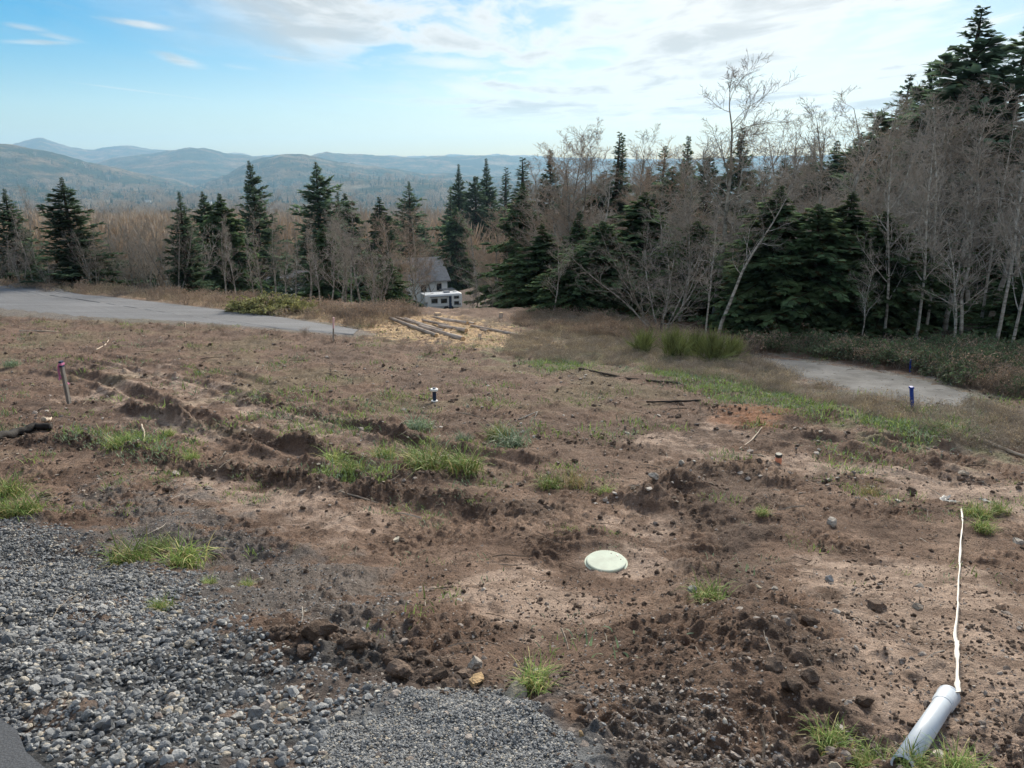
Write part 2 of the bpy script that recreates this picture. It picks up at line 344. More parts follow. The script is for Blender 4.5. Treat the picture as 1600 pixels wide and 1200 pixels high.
class MB:
    """collects vertices and faces of one mesh"""
    def __init__(s): s.v = []; s.f3 = []; s.f4 = []; s.n = 0; s.c = []; s.cur = (1, 1, 1)
    def add(s, V, f3=None, f4=None):
        V = np.asarray(V, float)
        s.v.append(V); s.c.append(np.tile(np.array(s.cur, float), (len(V), 1)))
        if f3 is not None and len(f3): s.f3.append(np.asarray(f3) + s.n)
        if f4 is not None and len(f4): s.f4.append(np.asarray(f4) + s.n)
        s.n += len(V)
    def box(s, c, size, M=None, bev=0.0):
        x, y, z = (q / 2 for q in size); b = min(bev, x * .5, y * .5, z * .5)
        if b <= 0:
            V = np.array([(i, j, k) for k in (-z, z) for j in (-y, y) for i in (-x, x)])
            f4 = [(0, 2, 3, 1), (4, 5, 7, 6), (0, 1, 5, 4), (2, 6, 7, 3), (0, 4, 6, 2), (1, 3, 7, 5)]; f3 = None
        else:
            import bmesh
            bm = bmesh.new(); bmesh.ops.create_cube(bm, size=1); bmesh.ops.scale(bm, vec=size, verts=bm.verts)
            bmesh.ops.bevel(bm, geom=bm.edges[:], offset=b, segments=2, affect='EDGES', profile=.6)
            bm.verts.index_update(); V = np.array([v.co[:] for v in bm.verts]); f3, f4 = [], []
            for f in bm.faces:
                i = [v.index for v in f.verts]
                if len(i) == 3: f3.append(i)
                elif len(i) == 4: f4.append(i)
                else: f3 += [(i[0], i[k], i[k + 1]) for k in range(1, len(i) - 1)]
            bm.free()
        if M is not None: V = V @ np.array(M.to_3x3()).T
        s.add(V + np.array(c), f3, f4)
    def tube(s, pts, rad, k=6, cap=True):
        pts = np.asarray(pts, float); n = len(pts); rad = np.broadcast_to(np.asarray(rad, float), (n,))
        t = np.gradient(pts, axis=0); t /= np.linalg.norm(t, axis=1)[:, None] + 1e-9
        ref = np.array([0, 0, 1.0]) if abs(t[:, 2]).mean() < .8 else np.array([1.0, .1, 0])
        a = np.cross(t, ref); a /= np.linalg.norm(a, axis=1)[:, None] + 1e-9; b = np.cross(t, a)
        th = np.arange(k) * 2 * np.pi / k
        V = pts[:, None, :] + rad[:, None, None] * (np.cos(th)[None, :, None] * a[:, None, :] + np.sin(th)[None, :, None] * b[:, None, :])
        i = np.arange(n - 1)[:, None] * k + np.arange(k)[None]; j = np.arange(n - 1)[:, None] * k + (np.arange(k) + 1)[None] % k
        f4 = np.stack([i, j, j + k, i + k], -1).reshape(-1, 4); V = V.reshape(-1, 3); f3 = None
        if cap:
            V = np.vstack([V, pts[:1], pts[-1:]]); q = np.arange(k); qn = (q + 1) % k; e = (n - 1) * k
            f3 = np.vstack([np.stack([qn, q, np.full(k, n * k)], -1), np.stack([e + q, e + qn, np.full(k, n * k + 1)], -1)])
        s.add(V, f3, f4)
    def lathe(s, prof, k=24, M=None):
        prof = np.asarray(prof, float); n = len(prof); th = np.arange(k) * 2 * np.pi / k
        V = np.stack([prof[:, 0:1] * np.cos(th), prof[:, 0:1] * np.sin(th), np.repeat(prof[:, 1:2], k, 1)], -1).reshape(-1, 3)
        i = np.arange(n - 1)[:, None] * k + np.arange(k)[None]; j = np.arange(n - 1)[:, None] * k + (np.arange(k) + 1)[None] % k
        if M is not None: V = V @ np.array(M.to_3x3()).T + np.array(M.translation)
        s.add(V, None, np.stack([i, j, j + k, i + k], -1).reshape(-1, 4))
    def mesh(s, name, mats=(), smooth=False, col=False):
        Fs = []
        if s.f3: Fs.append(np.vstack(s.f3))
        if s.f4: Fs.append(np.vstack(s.f4))
        return mk_mesh(name, np.vstack(s.v), Fs, mats, smooth=smooth, attrs={'col': np.vstack(s.c)} if col else None)
def copy_tree(root):
    r = root.copy(); COL.objects.link(r)
    for ch in root.children:
        c = ch.copy(); COL.objects.link(c); c.parent = r
        for g in ch.children: d = g.copy(); COL.objects.link(d); d.parent = c
    return r

# ------------------------------------------------------------------ materials
def mat(name, color=(.5, .5, .5), rough=.8, spec=.3, var=.0, nscale=8., bump=0., bscale=40., attr=None, objvar=0., trans=0., metal=0., detail=4, stretch=None, ramp=None, hue=None):
    m = bpy.data.materials.new(name); m.use_nodes = True; t = NT(m.node_tree); t.n.clear()
    out = t.node('ShaderNodeOutputMaterial'); b = t.node('ShaderNodeBsdfPrincipled'); t.link(b.outputs[0], out.inputs[0])
    b.inputs['Roughness'].default_value = rough; b.inputs['Specular IOR Level'].default_value = spec; b.inputs['Metallic'].default_value = metal
    tc = t.node('ShaderNodeTexCoord'); vec = tc.outputs['Object']
    if stretch: vec = t.mapping(vec, scale=stretch)
    if attr:
        a = t.node('ShaderNodeAttribute'); a.attribute_name = attr; c = a.outputs['Color']
    elif ramp: c = t.ramp(t.noise(vec, nscale, detail, .6), ramp)
    else:
        rgb = t.node('ShaderNodeRGB'); rgb.outputs[0].default_value = (*color, 1); c = rgb.outputs[0]
    if var:
        nz = t.mrange(t.noise(vec, nscale * (1.7 if ramp else 1), detail, .6), .25, .75, 1 - var, 1 + var, False)
        c = t.mix(1.0, c, (0, 0, 0), 'MIX') if False else c
        v = t.node('ShaderNodeVectorMath', operation='SCALE'); t.link(c, v.inputs[0]); t.link(nz, v.inputs['Scale']); c = v.outputs[0]
    if objvar:
        oi = t.node('ShaderNodeObjectInfo'); v = t.node('ShaderNodeVectorMath', operation='SCALE'); t.link(c, v.inputs[0])
        t.link(t.mrange(oi.outputs['Random'], 0, 1, 1 - objvar, 1 + objvar, False), v.inputs['Scale']); c = v.outputs[0]
        if hue:
            wn = t.node('ShaderNodeTexWhiteNoise', noise_dimensions='1D'); t.link(oi.outputs['Random'], wn.inputs['W'])
            c = t.mix(t.math('MULTIPLY', wn.outputs['Value'], hue[0]), c, hue[1])
    t.link(c, b.inputs['Base Color'])
    if bump:
        bn = t.node('ShaderNodeBump'); bn.inputs['Strength'].default_value = bump; bn.inputs['Distance'].default_value = .02
        t.link(t.noise(vec, bscale, 5, .65), bn.inputs['Height']); t.link(bn.outputs[0], b.inputs['Normal'])
    if trans:
        tr = t.node('ShaderNodeBsdfTranslucent'); t.link(c, tr.inputs[0]); mx = t.node('ShaderNodeMixShader'); mx.inputs[0].default_value = trans
        t.link(b.outputs[0], mx.inputs[1]); t.link(tr.outputs[0], mx.inputs[2]); t.link(mx.outputs[0], out.inputs[0])
    return m
M = {}
# soil: colour zones per vertex, grain and crumb relief from noise
def soil_mat():
    m = bpy.data.materials.new('soil'); m.use_nodes = True; t = NT(m.node_tree); t.n.clear()
    out = t.node('ShaderNodeOutputMaterial'); b = t.node('ShaderNodeBsdfPrincipled'); t.link(b.outputs[0], out.inputs[0])
    b.inputs['Roughness'].default_value = .92; b.inputs['Specular IOR Level'].default_value = .18
    g = t.node('ShaderNodeNewGeometry'); vec = g.outputs['Position']
    a = t.node('ShaderNodeAttribute'); a.attribute_name = 'col'
    n1 = t.mrange(t.noise(vec, 3.1, 6, .62), .3, .7, .78, 1.22, False); n2 = t.mrange(t.noise(vec, 22, 5, .7), .3, .7, .66, 1.34, False); n3 = t.mrange(t.noise(vec, 95, 3, .6), .3, .7, .72, 1.28, False)
    k = t.math('MULTIPLY', t.math('MULTIPLY', n1, n2), n3)
    v = t.node('ShaderNodeVectorMath', operation='SCALE'); t.link(a.outputs['Color'], v.inputs[0]); t.link(k, v.inputs['Scale'])
    # scattered pale grit and dark crumbs
    vo = t.node('ShaderNodeTexVoronoi'); vo.inputs['Scale'].default_value = 42; t.link(vec, vo.inputs['Vector'])
    grit = t.math('MULTIPLY', t.mrange(vo.outputs['Distance'], .30, .18), t.mrange(t.noise(vec, 14, 2), .52, .66))
    c = t.mix(t.math('MULTIPLY', grit, .45), v.outputs[0], (.30, .26, .23))
    t.link(c, b.inputs['Base Color'])
    h = t.math('ADD', t.math('MULTIPLY', t.noise(vec, 26, 6, .7), 1.0), t.math('MULTIPLY', t.noise(vec, 110, 4, .7), .35))
    bn = t.node('ShaderNodeBump'); bn.inputs['Strength'].default_value = 1.0; bn.inputs['Distance'].default_value = .045
    t.link(h, bn.inputs['Height']); t.link(bn.outputs[0], b.inputs['Normal'])
    return m
M['soil'] = soil_mat()
def asphalt_mat(name, base):
    m = bpy.data.materials.new(name); m.use_nodes = True; t = NT(m.node_tree); t.n.clear()
    out = t.node('ShaderNodeOutputMaterial'); b = t.node('ShaderNodeBsdfPrincipled'); t.link(b.outputs[0], out.inputs[0])
    b.inputs['Roughness'].default_value = .85; b.inputs['Specular IOR Level'].default_value = .25
    g = t.node('ShaderNodeNewGeometry'); vec = g.outputs['Position']
    big = t.mrange(t.noise(t.mapping(vec, scale=(.25, 1.4, 1), rot=(0, 0, R(12))), .8, 4, .6), .3, .7, .8, 1.25, False)
    fin = t.mrange(t.noise(vec, 160, 3, .7), .3, .7, .6, 1.45, False)
    v = t.node('ShaderNodeVectorMath', operation='SCALE'); v.inputs[0].default_value = base; t.link(t.math('MULTIPLY', big, fin), v.inputs['Scale'])
    t.link(v.outputs[0], b.inputs['Base Color'])
    bn = t.node('ShaderNodeBump'); bn.inputs['Strength'].default_value = .5; bn.inputs['Distance'].default_value = .006
    t.link(t.noise(vec, 150, 3, .6), bn.inputs['Height']); t.link(bn.outputs[0], b.inputs['Normal'])
    return m
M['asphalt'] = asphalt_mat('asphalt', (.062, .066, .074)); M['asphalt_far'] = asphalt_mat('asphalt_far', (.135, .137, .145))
M['stone'] = mat('grey_stone', rough=.75, spec=.3, objvar=.0, var=.35, nscale=60, bump=.3, bscale=120, ramp=[(.2, (.05, .055, .062)), (.45, (.15, .165, .18)), (.6, (.21, .225, .235)), (.85, (.34, .32, .29))])
def stone_rand(name, stops, rough=.8, bump=.35):
    m = bpy.data.materials.new(name); m.use_nodes = True; t = NT(m.node_tree); t.n.clear()
    out = t.node('ShaderNodeOutputMaterial'); b = t.node('ShaderNodeBsdfPrincipled'); t.link(b.outputs[0], out.inputs[0])
    b.inputs['Roughness'].default_value = rough; b.inputs['Specular IOR Level'].default_value = .3
    oi = t.node('ShaderNodeObjectInfo'); tc = t.node('ShaderNodeTexCoord')
    c = t.ramp(oi.outputs['Random'], stops)
    n = t.mrange(t.noise(tc.outputs['Object'], 2.5, 5, .65), .25, .75, .6, 1.4, False)
    v = t.node('ShaderNodeVectorMath', operation='SCALE'); t.link(c, v.inputs[0]); t.link(n, v.inputs['Scale']); t.link(v.outputs[0], b.inputs['Base Color'])
    bn = t.node('ShaderNodeBump'); bn.inputs['Strength'].default_value = bump; bn.inputs['Distance'].default_value = .15
    t.link(t.noise(tc.outputs['Object'], 5, 5, .65), bn.inputs['Height']); t.link(bn.outputs[0], b.inputs['Normal'])
    return m
M['gravel'] = stone_rand('gravel_stone', [(0, (.07, .074, .08)), (.3, (.145, .152, .162)), (.65, (.24, .246, .252)), (.86, (.34, .34, .335)), (.94, (.36, .31, .24)), (1, (.52, .50, .46))])
M['soilstone'] = stone_rand('field_stone', [(0, (.12, .10, .09)), (.5, (.24, .20, .175)), (.8, (.32, .28, .25)), (1, (.45, .41, .37))])
M['clod'] = stone_rand('soil_clod', [(0, (.12, .082, .061)), (.5, (.19, .134, .102)), (1, (.28, .205, .16))], .95, .8)
M['debris'] = stone_rand('wood_debris', [(0, (.05, .038, .03)), (.5, (.16, .125, .095)), (.85, (.32, .27, .22)), (1, (.5, .44, .37))], .9, .3)
M['vcol'] = mat('leaf_colour', attr='col', rough=.7, spec=.25, trans=.3, objvar=.25)
M['vsolid'] = mat('stalk_colour', attr='col', rough=.85, spec=.15, objvar=.25)
M['bark_alder'] = mat('alder_bark', rough=.85, spec=.2, nscale=1.1, detail=8, var=.25, stretch=(2.2, 2.2, 3.2), bump=.5, bscale=9, objvar=.15,
                      ramp=[(.30, (.07, .062, .055)), (.45, (.19, .175, .15)), (.58, (.34, .325, .29)), (.75, (.48, .47, .43))])
M['bark_birch'] = mat('birch_bark', rough=.8, spec=.2, nscale=1.5, detail=8, var=.15, stretch=(1.2, 1.2, 4.0), bump=.4, bscale=9,
                      ramp=[(.33, (.10, .09, .08)), (.46, (.28, .26, .225)), (.58, (.42, .40, .36)), (.8, (.52, .50, .46))])
M['twig'] = mat('bare_twig', (.31, .28, .245), rough=.9, spec=.1, var=.35, nscale=.8, objvar=.35, hue=(.4, (.34, .27, .21)))
M['twig_red'] = mat('reddish_twig', (.38, .29, .22), rough=.9, spec=.1, var=.3, nscale=.8, objvar=.25, hue=(.4, (.27, .22, .185)))
M['bark_fir'] = mat('fir_bark', (.075, .058, .045), rough=.9, spec=.1, var=.4, nscale=6, bump=.6, bscale=12, stretch=(1, 1, .3))
M['fir'] = mat('fir_needles', attr='col', rough=.9, spec=.03, trans=.48, objvar=.22, hue=(.3, (.06, .085, .05)))
M['cedar'] = mat('cedar_fronds', attr='col', rough=.9, spec=.03, trans=.48, objvar=.2, hue=(.3, (.09, .105, .05)))
M['farfir'] = mat('far_conifer', (.06, .10, .06), rough=.9, spec=.05, objvar=.4, hue=(.5, (.07, .09, .045)))
M['fardec'] = mat('far_bare_wood', (.40, .33, .26), rough=.95, spec=.05, objvar=.35, hue=(.7, (.46, .31, .18)))
M['bark_log'] = mat('log_bark', rough=.9, spec=.1, nscale=3.0, detail=8, bump=.7, bscale=14, stretch=(1, 1, .35), ramp=[(.3, (.18, .14, .115)), (.5, (.40, .33, .28)), (.7, (.55, .48, .42))], objvar=.2)
M['wood_cut'] = mat('cut_wood', (.50, .345, .20), rough=.8, spec=.2, var=.25, nscale=14)
M['wood_grey'] = mat('weathered_wood', (.20, .185, .17), rough=.85, spec=.2, var=.35, nscale=9, stretch=(6, 6, .6), bump=.3, bscale=30)
M['root'] = mat('dark_root', (.022, .019, .018), rough=.8, spec=.25, var=.5, nscale=12, bump=.7, bscale=25)
M['wood_pale'] = mat('split_wood', (.45, .37, .29), rough=.85, spec=.2, var=.3, nscale=12)
M['pvc'] = mat('white_pipe', rough=.42, spec=.4, var=.06, nscale=9, detail=8, stretch=(1, 1, .35), ramp=[(.24, (.26, .21, .17)), (.36, (.46, .50, .55)), (.6, (.52, .57, .62)), (.8, (.50, .53, .57))])
M['pipe_in'] = mat('pipe_bore', (.12, .12, .12), rough=.7)
M['lid'] = mat('green_lid', rough=.75, spec=.3, var=.08, nscale=7, detail=7, ramp=[(.22, (.30, .25, .19)), (.36, (.46, .50, .42)), (.6, (.50, .56, .47)), (.8, (.56, .57, .48))], bump=.12, bscale=90)
M['dark'] = mat('dark_plastic', (.012, .012, .013), rough=.5)
M['steel'] = mat('bolt_steel', (.45, .45, .43), rough=.4, metal=.8)
M['tape'] = mat('white_tape', (.66, .62, .56), rough=.55, spec=.3, var=.12, nscale=14)
M['pink'] = mat('pink_tape', (.85, .30, .52), rough=.5, spec=.3, trans=.3)
M['pinkpaint'] = mat('faded_pink_paint', (.62, .40, .42), rough=.7, var=.2, nscale=20)
M['blue'] = mat('blue_paint', (.018, .055, .30), rough=.6, spec=.3, var=.3, nscale=18)
M['navy'] = mat('navy_paint', (.012, .03, .075), rough=.5, spec=.4)
M['whitep'] = mat('white_paint', (.78, .78, .76), rough=.5, spec=.4, var=.05)
M['orange'] = mat('orange_pipe', (.75, .32, .21), rough=.55, spec=.35, var=.15, nscale=20)
M['greyrub'] = mat('grey_cap', (.05, .055, .055), rough=.6)
M['rvwhite'] = mat('trailer_white', (.74, .75, .76), rough=.35, spec=.5)
M['rvgrey'] = mat('trailer_stripe', (.25, .26, .29), rough=.4)
M['glass'] = mat('dark_glass', (.012, .014, .017), rough=.12, spec=.6)
M['tyre'] = mat('tyre_rubber', (.02, .02, .02), rough=.8)
M['roof'] = mat('grey_shingles', (.33, .32, .32), rough=.9, var=.25, nscale=3, bump=.3, bscale=12)
M['roofb'] = mat('brown_shingles', (.17, .125, .10), rough=.9, var=.25, nscale=3, bump=.3, bscale=12)
M['siding'] = mat('pale_siding', (.80, .82, .80), rough=.7, var=.06)
M['sidingy'] = mat('tan_siding', (.55, .45, .28), rough=.7, var=.06)

# ------------------------------------------------------------------ the ground near by
def jitter_mask(X, Y, Q, wd, nz): return sstep(in_poly(X, Y, Q) + nz * wd * 1.6, -wd, wd)
def ground_colour(X, Y):
    n1, n2, n3 = fbm(X * 1.1, Y * 1.1, 4, 101), fbm(X * 4.5, Y * 4.5, 3, 111), fbm(X * .28, Y * .28, 3, 121)
    wd = .03 * np.abs(Y) + .05
    c = np.empty((len(X), 3)); c[:] = (.175, .115, .084)
    def lay(col, m): c[:] = c * (1 - m[:, None]) + np.array(col) * m[:, None]
    lay((.245, .170, .127), .75 * sstep(n1, -.1, .55)); lay((.105, .066, .048), .8 * sstep(-n1 + .4 * n2, .1, .6))
    mid = sstep(Y, 9, 13) * (1 - sstep(Y, 30, 36))
    lay((.148, .096, .071), .75 * mid); lay((.15, .115, .08), .3 * mid * sstep(n3 + .3 * n2, .05, .5)); lay((.10, .070, .055), .5 * mid * sstep(-n3 + .3 * n2, .05, .5))
    for q in CLAY: lay((.36, .27, .215), .88 * jitter_mask(X, Y, q, wd, n1 + .5 * n2) * (.45 + .55 * sstep(n2 + .5 * n1, -.4, .3)))
    for q in RED: lay((.26, .115, .055) if q is RED[0] else (.105, .060, .043), .7 * jitter_mask(X, Y, q, wd, n1))
    for q in DARKP: lay((.088, .060, .047), .75 * jitter_mask(X, Y, q, wd, n1 + .4 * n2))
    for L, wdt, ht in BERM[:5]:
        d, al, sd, tot = seg_dist(X, Y, L); lay((.080, .055, .043), .7 * np.exp(-(d / (wdt * 1.3)) ** 2))
    lay((.12, .115, .112), .7 * jitter_mask(X, Y, GRAV2, wd * 1.5, n1 + n2)); lay((.10, .092, .086), .6 * jitter_mask(X, Y, GRAV3, wd * 1.5, n1 + n2))
    g = jitter_mask(X, Y, GRAV, wd * 2, n1 + .5 * n2); lay((.062, .065, .070), g * (1 - .6 * sstep(n1 + .3 * n2, .05, .5))); lay((.16, .17, .18), .8 * jitter_mask(X, Y, FINE, wd * .6, n1 + .5 * n2))
    lay((.50, .345, .195), .92 * jitter_mask(X, Y, SAW, .8, n2) * (.35 + .65 * sstep(n1 + n2, -.5, .2)))
    lay((.235, .195, .145), .75 * jitter_mask(X, Y, STRAW, .8, n1 + n2)); lay((.10, .135, .05), .5 * jitter_mask(X, Y, STRAW, 1.0, n1) * sstep(n1 + .4 * n3, .1, .45))
    lay((.27, .19, .125), .8 * jitter_mask(X, Y, VERGE, .6, n1)); lay((.15, .145, .138), .92 * jitter_mask(X, Y, TRACK, .5, n1 + n2))
    rd = in_poly(X, Y, ROADP); lay((.16, .15, .14), .8 * sstep(rd + n2 * .3, -.5, 0))
    gr = sstep(n3 + .5 * n1, .1, .5) * mid; lay((.12, .13, .06), .2 * gr)
    r = np.hypot(X, Y); lay((.085, .075, .05), sstep(r, 40, 55) * (rd < -1)); lay((.07, .06, .042), sstep(X, 11, 15) * sstep(Y, 22, 26))
    return np.clip(c * (1 + .12 * n2[:, None]), .01, .7)
yy = np.concatenate([np.arange(1330, 700, -1.45), np.arange(700, 500, -1.1)])
_yc = np.geomspace(.6, 36, 4000); _rc = base_drop(0 * _yc, _yc) / _yc
Yr = np.interp(-np.array([rowr(y) for y in yy]), -_rc, _yc)
Yr = np.concatenate([[-160, -80, -40, -20, -10, -5, -2, -.5, .2, .6, .9, 1.1, 1.25], Yr[Yr > 1.3]])
last = Yr[-1]; ext = [last]
while ext[-1] < 150: ext.append(ext[-1] * 1.012 + .02)
Yr = np.concatenate([Yr, ext[1:]])
us = np.arange(-.80, .8001, .0020); wide = np.array([.83, .9, 1.0, 1.2, 1.6, 2.5, 5, 20, 60])
us = np.concatenate([-wide[::-1], us, wide])
scl = np.maximum(np.where(Yr > .3, Yr * cp + base_drop(0 * Yr, Yr) * sp, 1.0 + np.abs(Yr)), .8)
XX = us[None, :] * scl[:, None]; YY = np.repeat(Yr[:, None], len(us), 1)
fX, fY = XX.ravel(), YY.ravel(); fZ = height(fX, fY)
nr, ncol = XX.shape
ii = (np.arange(nr - 1)[:, None] * ncol + np.arange(ncol - 1)[None]).ravel()
quads = np.stack([ii, ii + 1, ii + 1 + ncol, ii + ncol], -1)
ground = ob('ground', mk_mesh('ground', np.stack([fX, fY, fZ], -1), quads, [M['soil']], smooth=True, attrs={'col': ground_colour(fX, fY)}))
tag(ground, 'bare brown soil field with ruts, clods and pale clay patches', 'ground', kind='structure')

def strip(name, A, B, n, mres, mt, dz, wob=0.0, seed=0):
    """a sheet between two edge lines, draped on the terrain"""
    def res(L):
        s = np.concatenate([[0], np.cumsum(np.hypot(*np.diff(L, axis=0).T))]); q = np.linspace(0, s[-1], n)
        return np.stack([np.interp(q, s, L[:, 0]), np.interp(q, s, L[:, 1])], -1)
    A, B = res(A), res(B); t = np.linspace(0, 1, mres)
    d = B - A; d = d / (np.linalg.norm(d, axis=1)[:, None] + 1e-6)
    A = A + d * (wob * fbm(np.arange(n) * .45, np.zeros(n), 3, seed))[:, None]; B = B + d * (wob * fbm(np.arange(n) * .45, np.ones(n) * 7.3, 3, seed + 3))[:, None]
    Q = A[:, None] * (1 - t)[None, :, None] + B[:, None] * t[None, :, None]
    X, Y = Q[..., 0].ravel(), Q[..., 1].ravel(); Z = height(X, Y) + dz
    edge = (np.abs(np.tile(t, n) - .5) > .499); Z = Z - np.where(edge, dz * 1.6, 0)
    i = (np.arange(n - 1)[:, None] * mres + np.arange(mres - 1)[None]).ravel()
    me = mk_mesh(name, np.stack([X, Y, Z], -1), np.stack([i, i + 1, i + 1 + mres, i + mres], -1), [mt], smooth=True)
    return ob(name, me)
rd = strip('road', poly((-260, 482), (0, 492), (158, 500), (317, 506), (440, 515), (552, 524)), poly((-260, 440), (0, 452), (158, 463), (317, 481), (443, 497), (560, 516)), 220, 24, M['asphalt_far'], .035, .10, 5)
tag(rd, 'grey asphalt road crossing behind the field on the left', 'road', kind='structure')
M['track'] = mat('packed_gravel', rough=.95, spec=.1, nscale=.9, detail=9, var=.3, bump=.4, bscale=30, ramp=[(.3, (.09, .088, .084)), (.55, (.155, .153, .15)), (.75, (.20, .196, .19))])
tk = strip('track', poly((1182, 563), (1235, 583), (1300, 603), (1400, 625), (1470, 634), (1500, 637)), poly((1200, 560), (1270, 566), (1350, 578), (1440, 594), (1490, 606), (1520, 618)), 120, 16, M['track'], .012, .22, 9)
tag(tk, 'pale packed gravel track running in front of the trees', 'track', kind='structure')
# the asphalt the photographer stands beside
na, nb = 240, 14
sg = np.linspace(-14, 14, na); tg = np.linspace(0, 7, nb) ** 1.0
nv = np.array([EDGEV[1], -EDGEV[0]])
off = .02 * fbm(sg * 6, sg * 0, 4, 77)
Q = EDGE0[None, None] + sg[:, None, None] * EDGEV + (tg[None, :, None] + (off[:, None] * (tg[None] < .1))[..., None]) * nv
Zr = np.full((na, nb), -1.575); Zr[:, 0] = -1.66
i = (np.arange(na - 1)[:, None] * nb + np.arange(nb - 1)[None]).ravel()
nr_ = ob('near_road', mk_mesh('near_road', np.dstack([Q, Zr[..., None]]).reshape(-1, 3), np.stack([i, i + nb, i + nb + 1, i + 1], -1), [M['asphalt']]))
tag(nr_, 'dark asphalt road edge in the bottom left corner', 'road', kind='structure')

# ------------------------------------------------------------------ valley and hills
def hill_mat():
    m = bpy.data.materials.new('wooded_hills'); m.use_nodes = True; t = NT(m.node_tree); t.n.clear()
    out = t.node('ShaderNodeOutputMaterial'); b = t.node('ShaderNodeBsdfPrincipled'); t.link(b.outputs[0], out.inputs[0])
    b.inputs['Roughness'].default_value = 1.0; b.inputs['Specular IOR Level'].default_value = 0.0
    g = t.node('ShaderNodeNewGeometry'); vec = t.mapping(g.outputs['Position'], scale=(.001, .001, .001))
    kinds = t.noise(vec, 4.2, 7, .68); patch = t.noise(vec, 1.15, 3, .5, .6)
    c = t.ramp(kinds, [(.30, (.030, .055, .038)), (.46, (.05, .08, .048)), (.53, (.14, .115, .06)), (.62, (.27, .19, .11)), (.74, (.34, .27, .16))])
    c = t.mix(t.mrange(patch, .60, .68), c, (.30, .25, .18)); c = t.mix(t.mrange(patch, .42, .34), c, (.034, .060, .042))
    gr = t.mrange(t.noise(vec, 90, 4, .75), .3, .7, .5, 1.5, False)
    v = t.node('ShaderNodeVectorMath', operation='SCALE'); t.link(c, v.inputs[0]); t.link(gr, v.inputs['Scale']); t.link(v.outputs[0], b.inputs['Base Color'])
    bn = t.node('ShaderNodeBump'); bn.inputs['Strength'].default_value = 1.0; bn.inputs['Distance'].default_value = 40
    t.link(t.math('ADD', t.noise(vec, 60, 5, .7), t.math('MULTIPLY', t.noise(vec, 9, 4, .6), 2.0)), bn.inputs['Height']); t.link(bn.outputs[0], b.inputs['Normal'])
    return m
M['hills'] = hill_mat()
rr_ = np.concatenate([np.geomspace(118, 3000, 130), np.linspace(3040, 13500, 230), [14000]])
az = np.radians(np.concatenate([np.arange(-180, -46, 4), np.arange(-46, 46, .17), np.arange(46, 181, 4)]))
hX = rr_[:, None] * np.sin(az)[None]; hY = rr_[:, None] * np.cos(az)[None]
hZ = macro(hX.ravel(), hY.ravel()) - np.repeat(1.2 * (1 - sstep(rr_, 140, 175)), len(az))
hZ = hZ + np.repeat(sstep(rr_, 2500, 5000), len(az)) * 5 * fbm(hX.ravel() / 45, hY.ravel() / 45, 2, 313)
n2_, n1_ = hX.shape
i = (np.arange(n2_ - 1)[:, None] * n1_ + np.arange(n1_ - 1)[None]).ravel()
hl = ob('hills', mk_mesh('hills', np.stack([hX.ravel(), hY.ravel(), hZ], -1), np.stack([i, i + 1, i + 1 + n1_, i + n1_], -1), [M['hills']], smooth=True))
tag(hl, 'wooded valley and layered blue hills far behind the trees', 'hills', kind='structure')

# ------------------------------------------------------------------ scattering (only for what nobody counts)
def scatter(name, protos, pts, rot, scl, idx, label, cat):
    n = len(pts); me = bpy.data.meshes.new(name); me.vertices.add(n); me.vertices.foreach_set('co', np.ascontiguousarray(pts, np.float32).ravel())
    scl = np.asarray(scl, np.float32)
    if scl.ndim == 1: scl = np.repeat(scl[:, None], 3, 1)
    for k, a in (('rot', rot), ('scl', scl)):
        at = me.attributes.new(k, 'FLOAT_VECTOR', 'POINT'); at.data.foreach_set('vector', np.ascontiguousarray(a, np.float32).ravel())
    at = me.attributes.new('idx', 'INT', 'POINT'); at.data.foreach_set('value', np.ascontiguousarray(idx, np.int32))
    o = ob(name, me); tag(o, label, cat, kind='stuff')
    ng = bpy.data.node_groups.new(name, 'GeometryNodeTree')
    ng.interface.new_socket('Geometry', in_out='INPUT', socket_type='NodeSocketGeometry'); ng.interface.new_socket('Geometry', in_out='OUTPUT', socket_type='NodeSocketGeometry')
    N, L = ng.nodes, ng.links
    gi, go = N.new('NodeGroupInput'), N.new('NodeGroupOutput'); iop = N.new('GeometryNodeInstanceOnPoints'); join = N.new('GeometryNodeJoinGeometry')
    for pme in protos:
        po = bpy.data.objects.new(pme.name + '_source', pme); oi = N.new('GeometryNodeObjectInfo'); oi.inputs[0].default_value = po
        g2 = N.new('GeometryNodeGeometryToInstance'); L.new(oi.outputs['Geometry'], g2.inputs[0]); L.new(g2.outputs[0], join.inputs[0])
    def named(k, t):
        q = N.new('GeometryNodeInputNamedAttribute'); q.data_type = t; q.inputs[0].default_value = k
        return [s for s in q.outputs if s.enabled and s.name == 'Attribute'][0]
    L.new(gi.outputs[0], iop.inputs['Points']); L.new(join.outputs[0], iop.inputs['Instance']); iop.inputs['Pick Instance'].default_value = True
    L.new(named('idx', 'INT'), iop.inputs['Instance Index'])
    e2r = N.new('FunctionNodeEulerToRotation'); L.new(named('rot', 'FLOAT_VECTOR'), e2r.inputs[0]); L.new(e2r.outputs[0], iop.inputs['Rotation'])
    L.new(named('scl', 'FLOAT_VECTOR'), iop.inputs['Scale']); L.new(iop.outputs[0], go.inputs[0])
    md = o.modifiers.new('scatter', 'NODES'); md.node_group = ng
    return o
def rrot(n, tilt=3.2, r=None):
    r = r or rng
    return np.stack([r.uniform(-tilt, tilt, n), r.uniform(-tilt, tilt, n), r.uniform(0, 6.283, n)], -1)
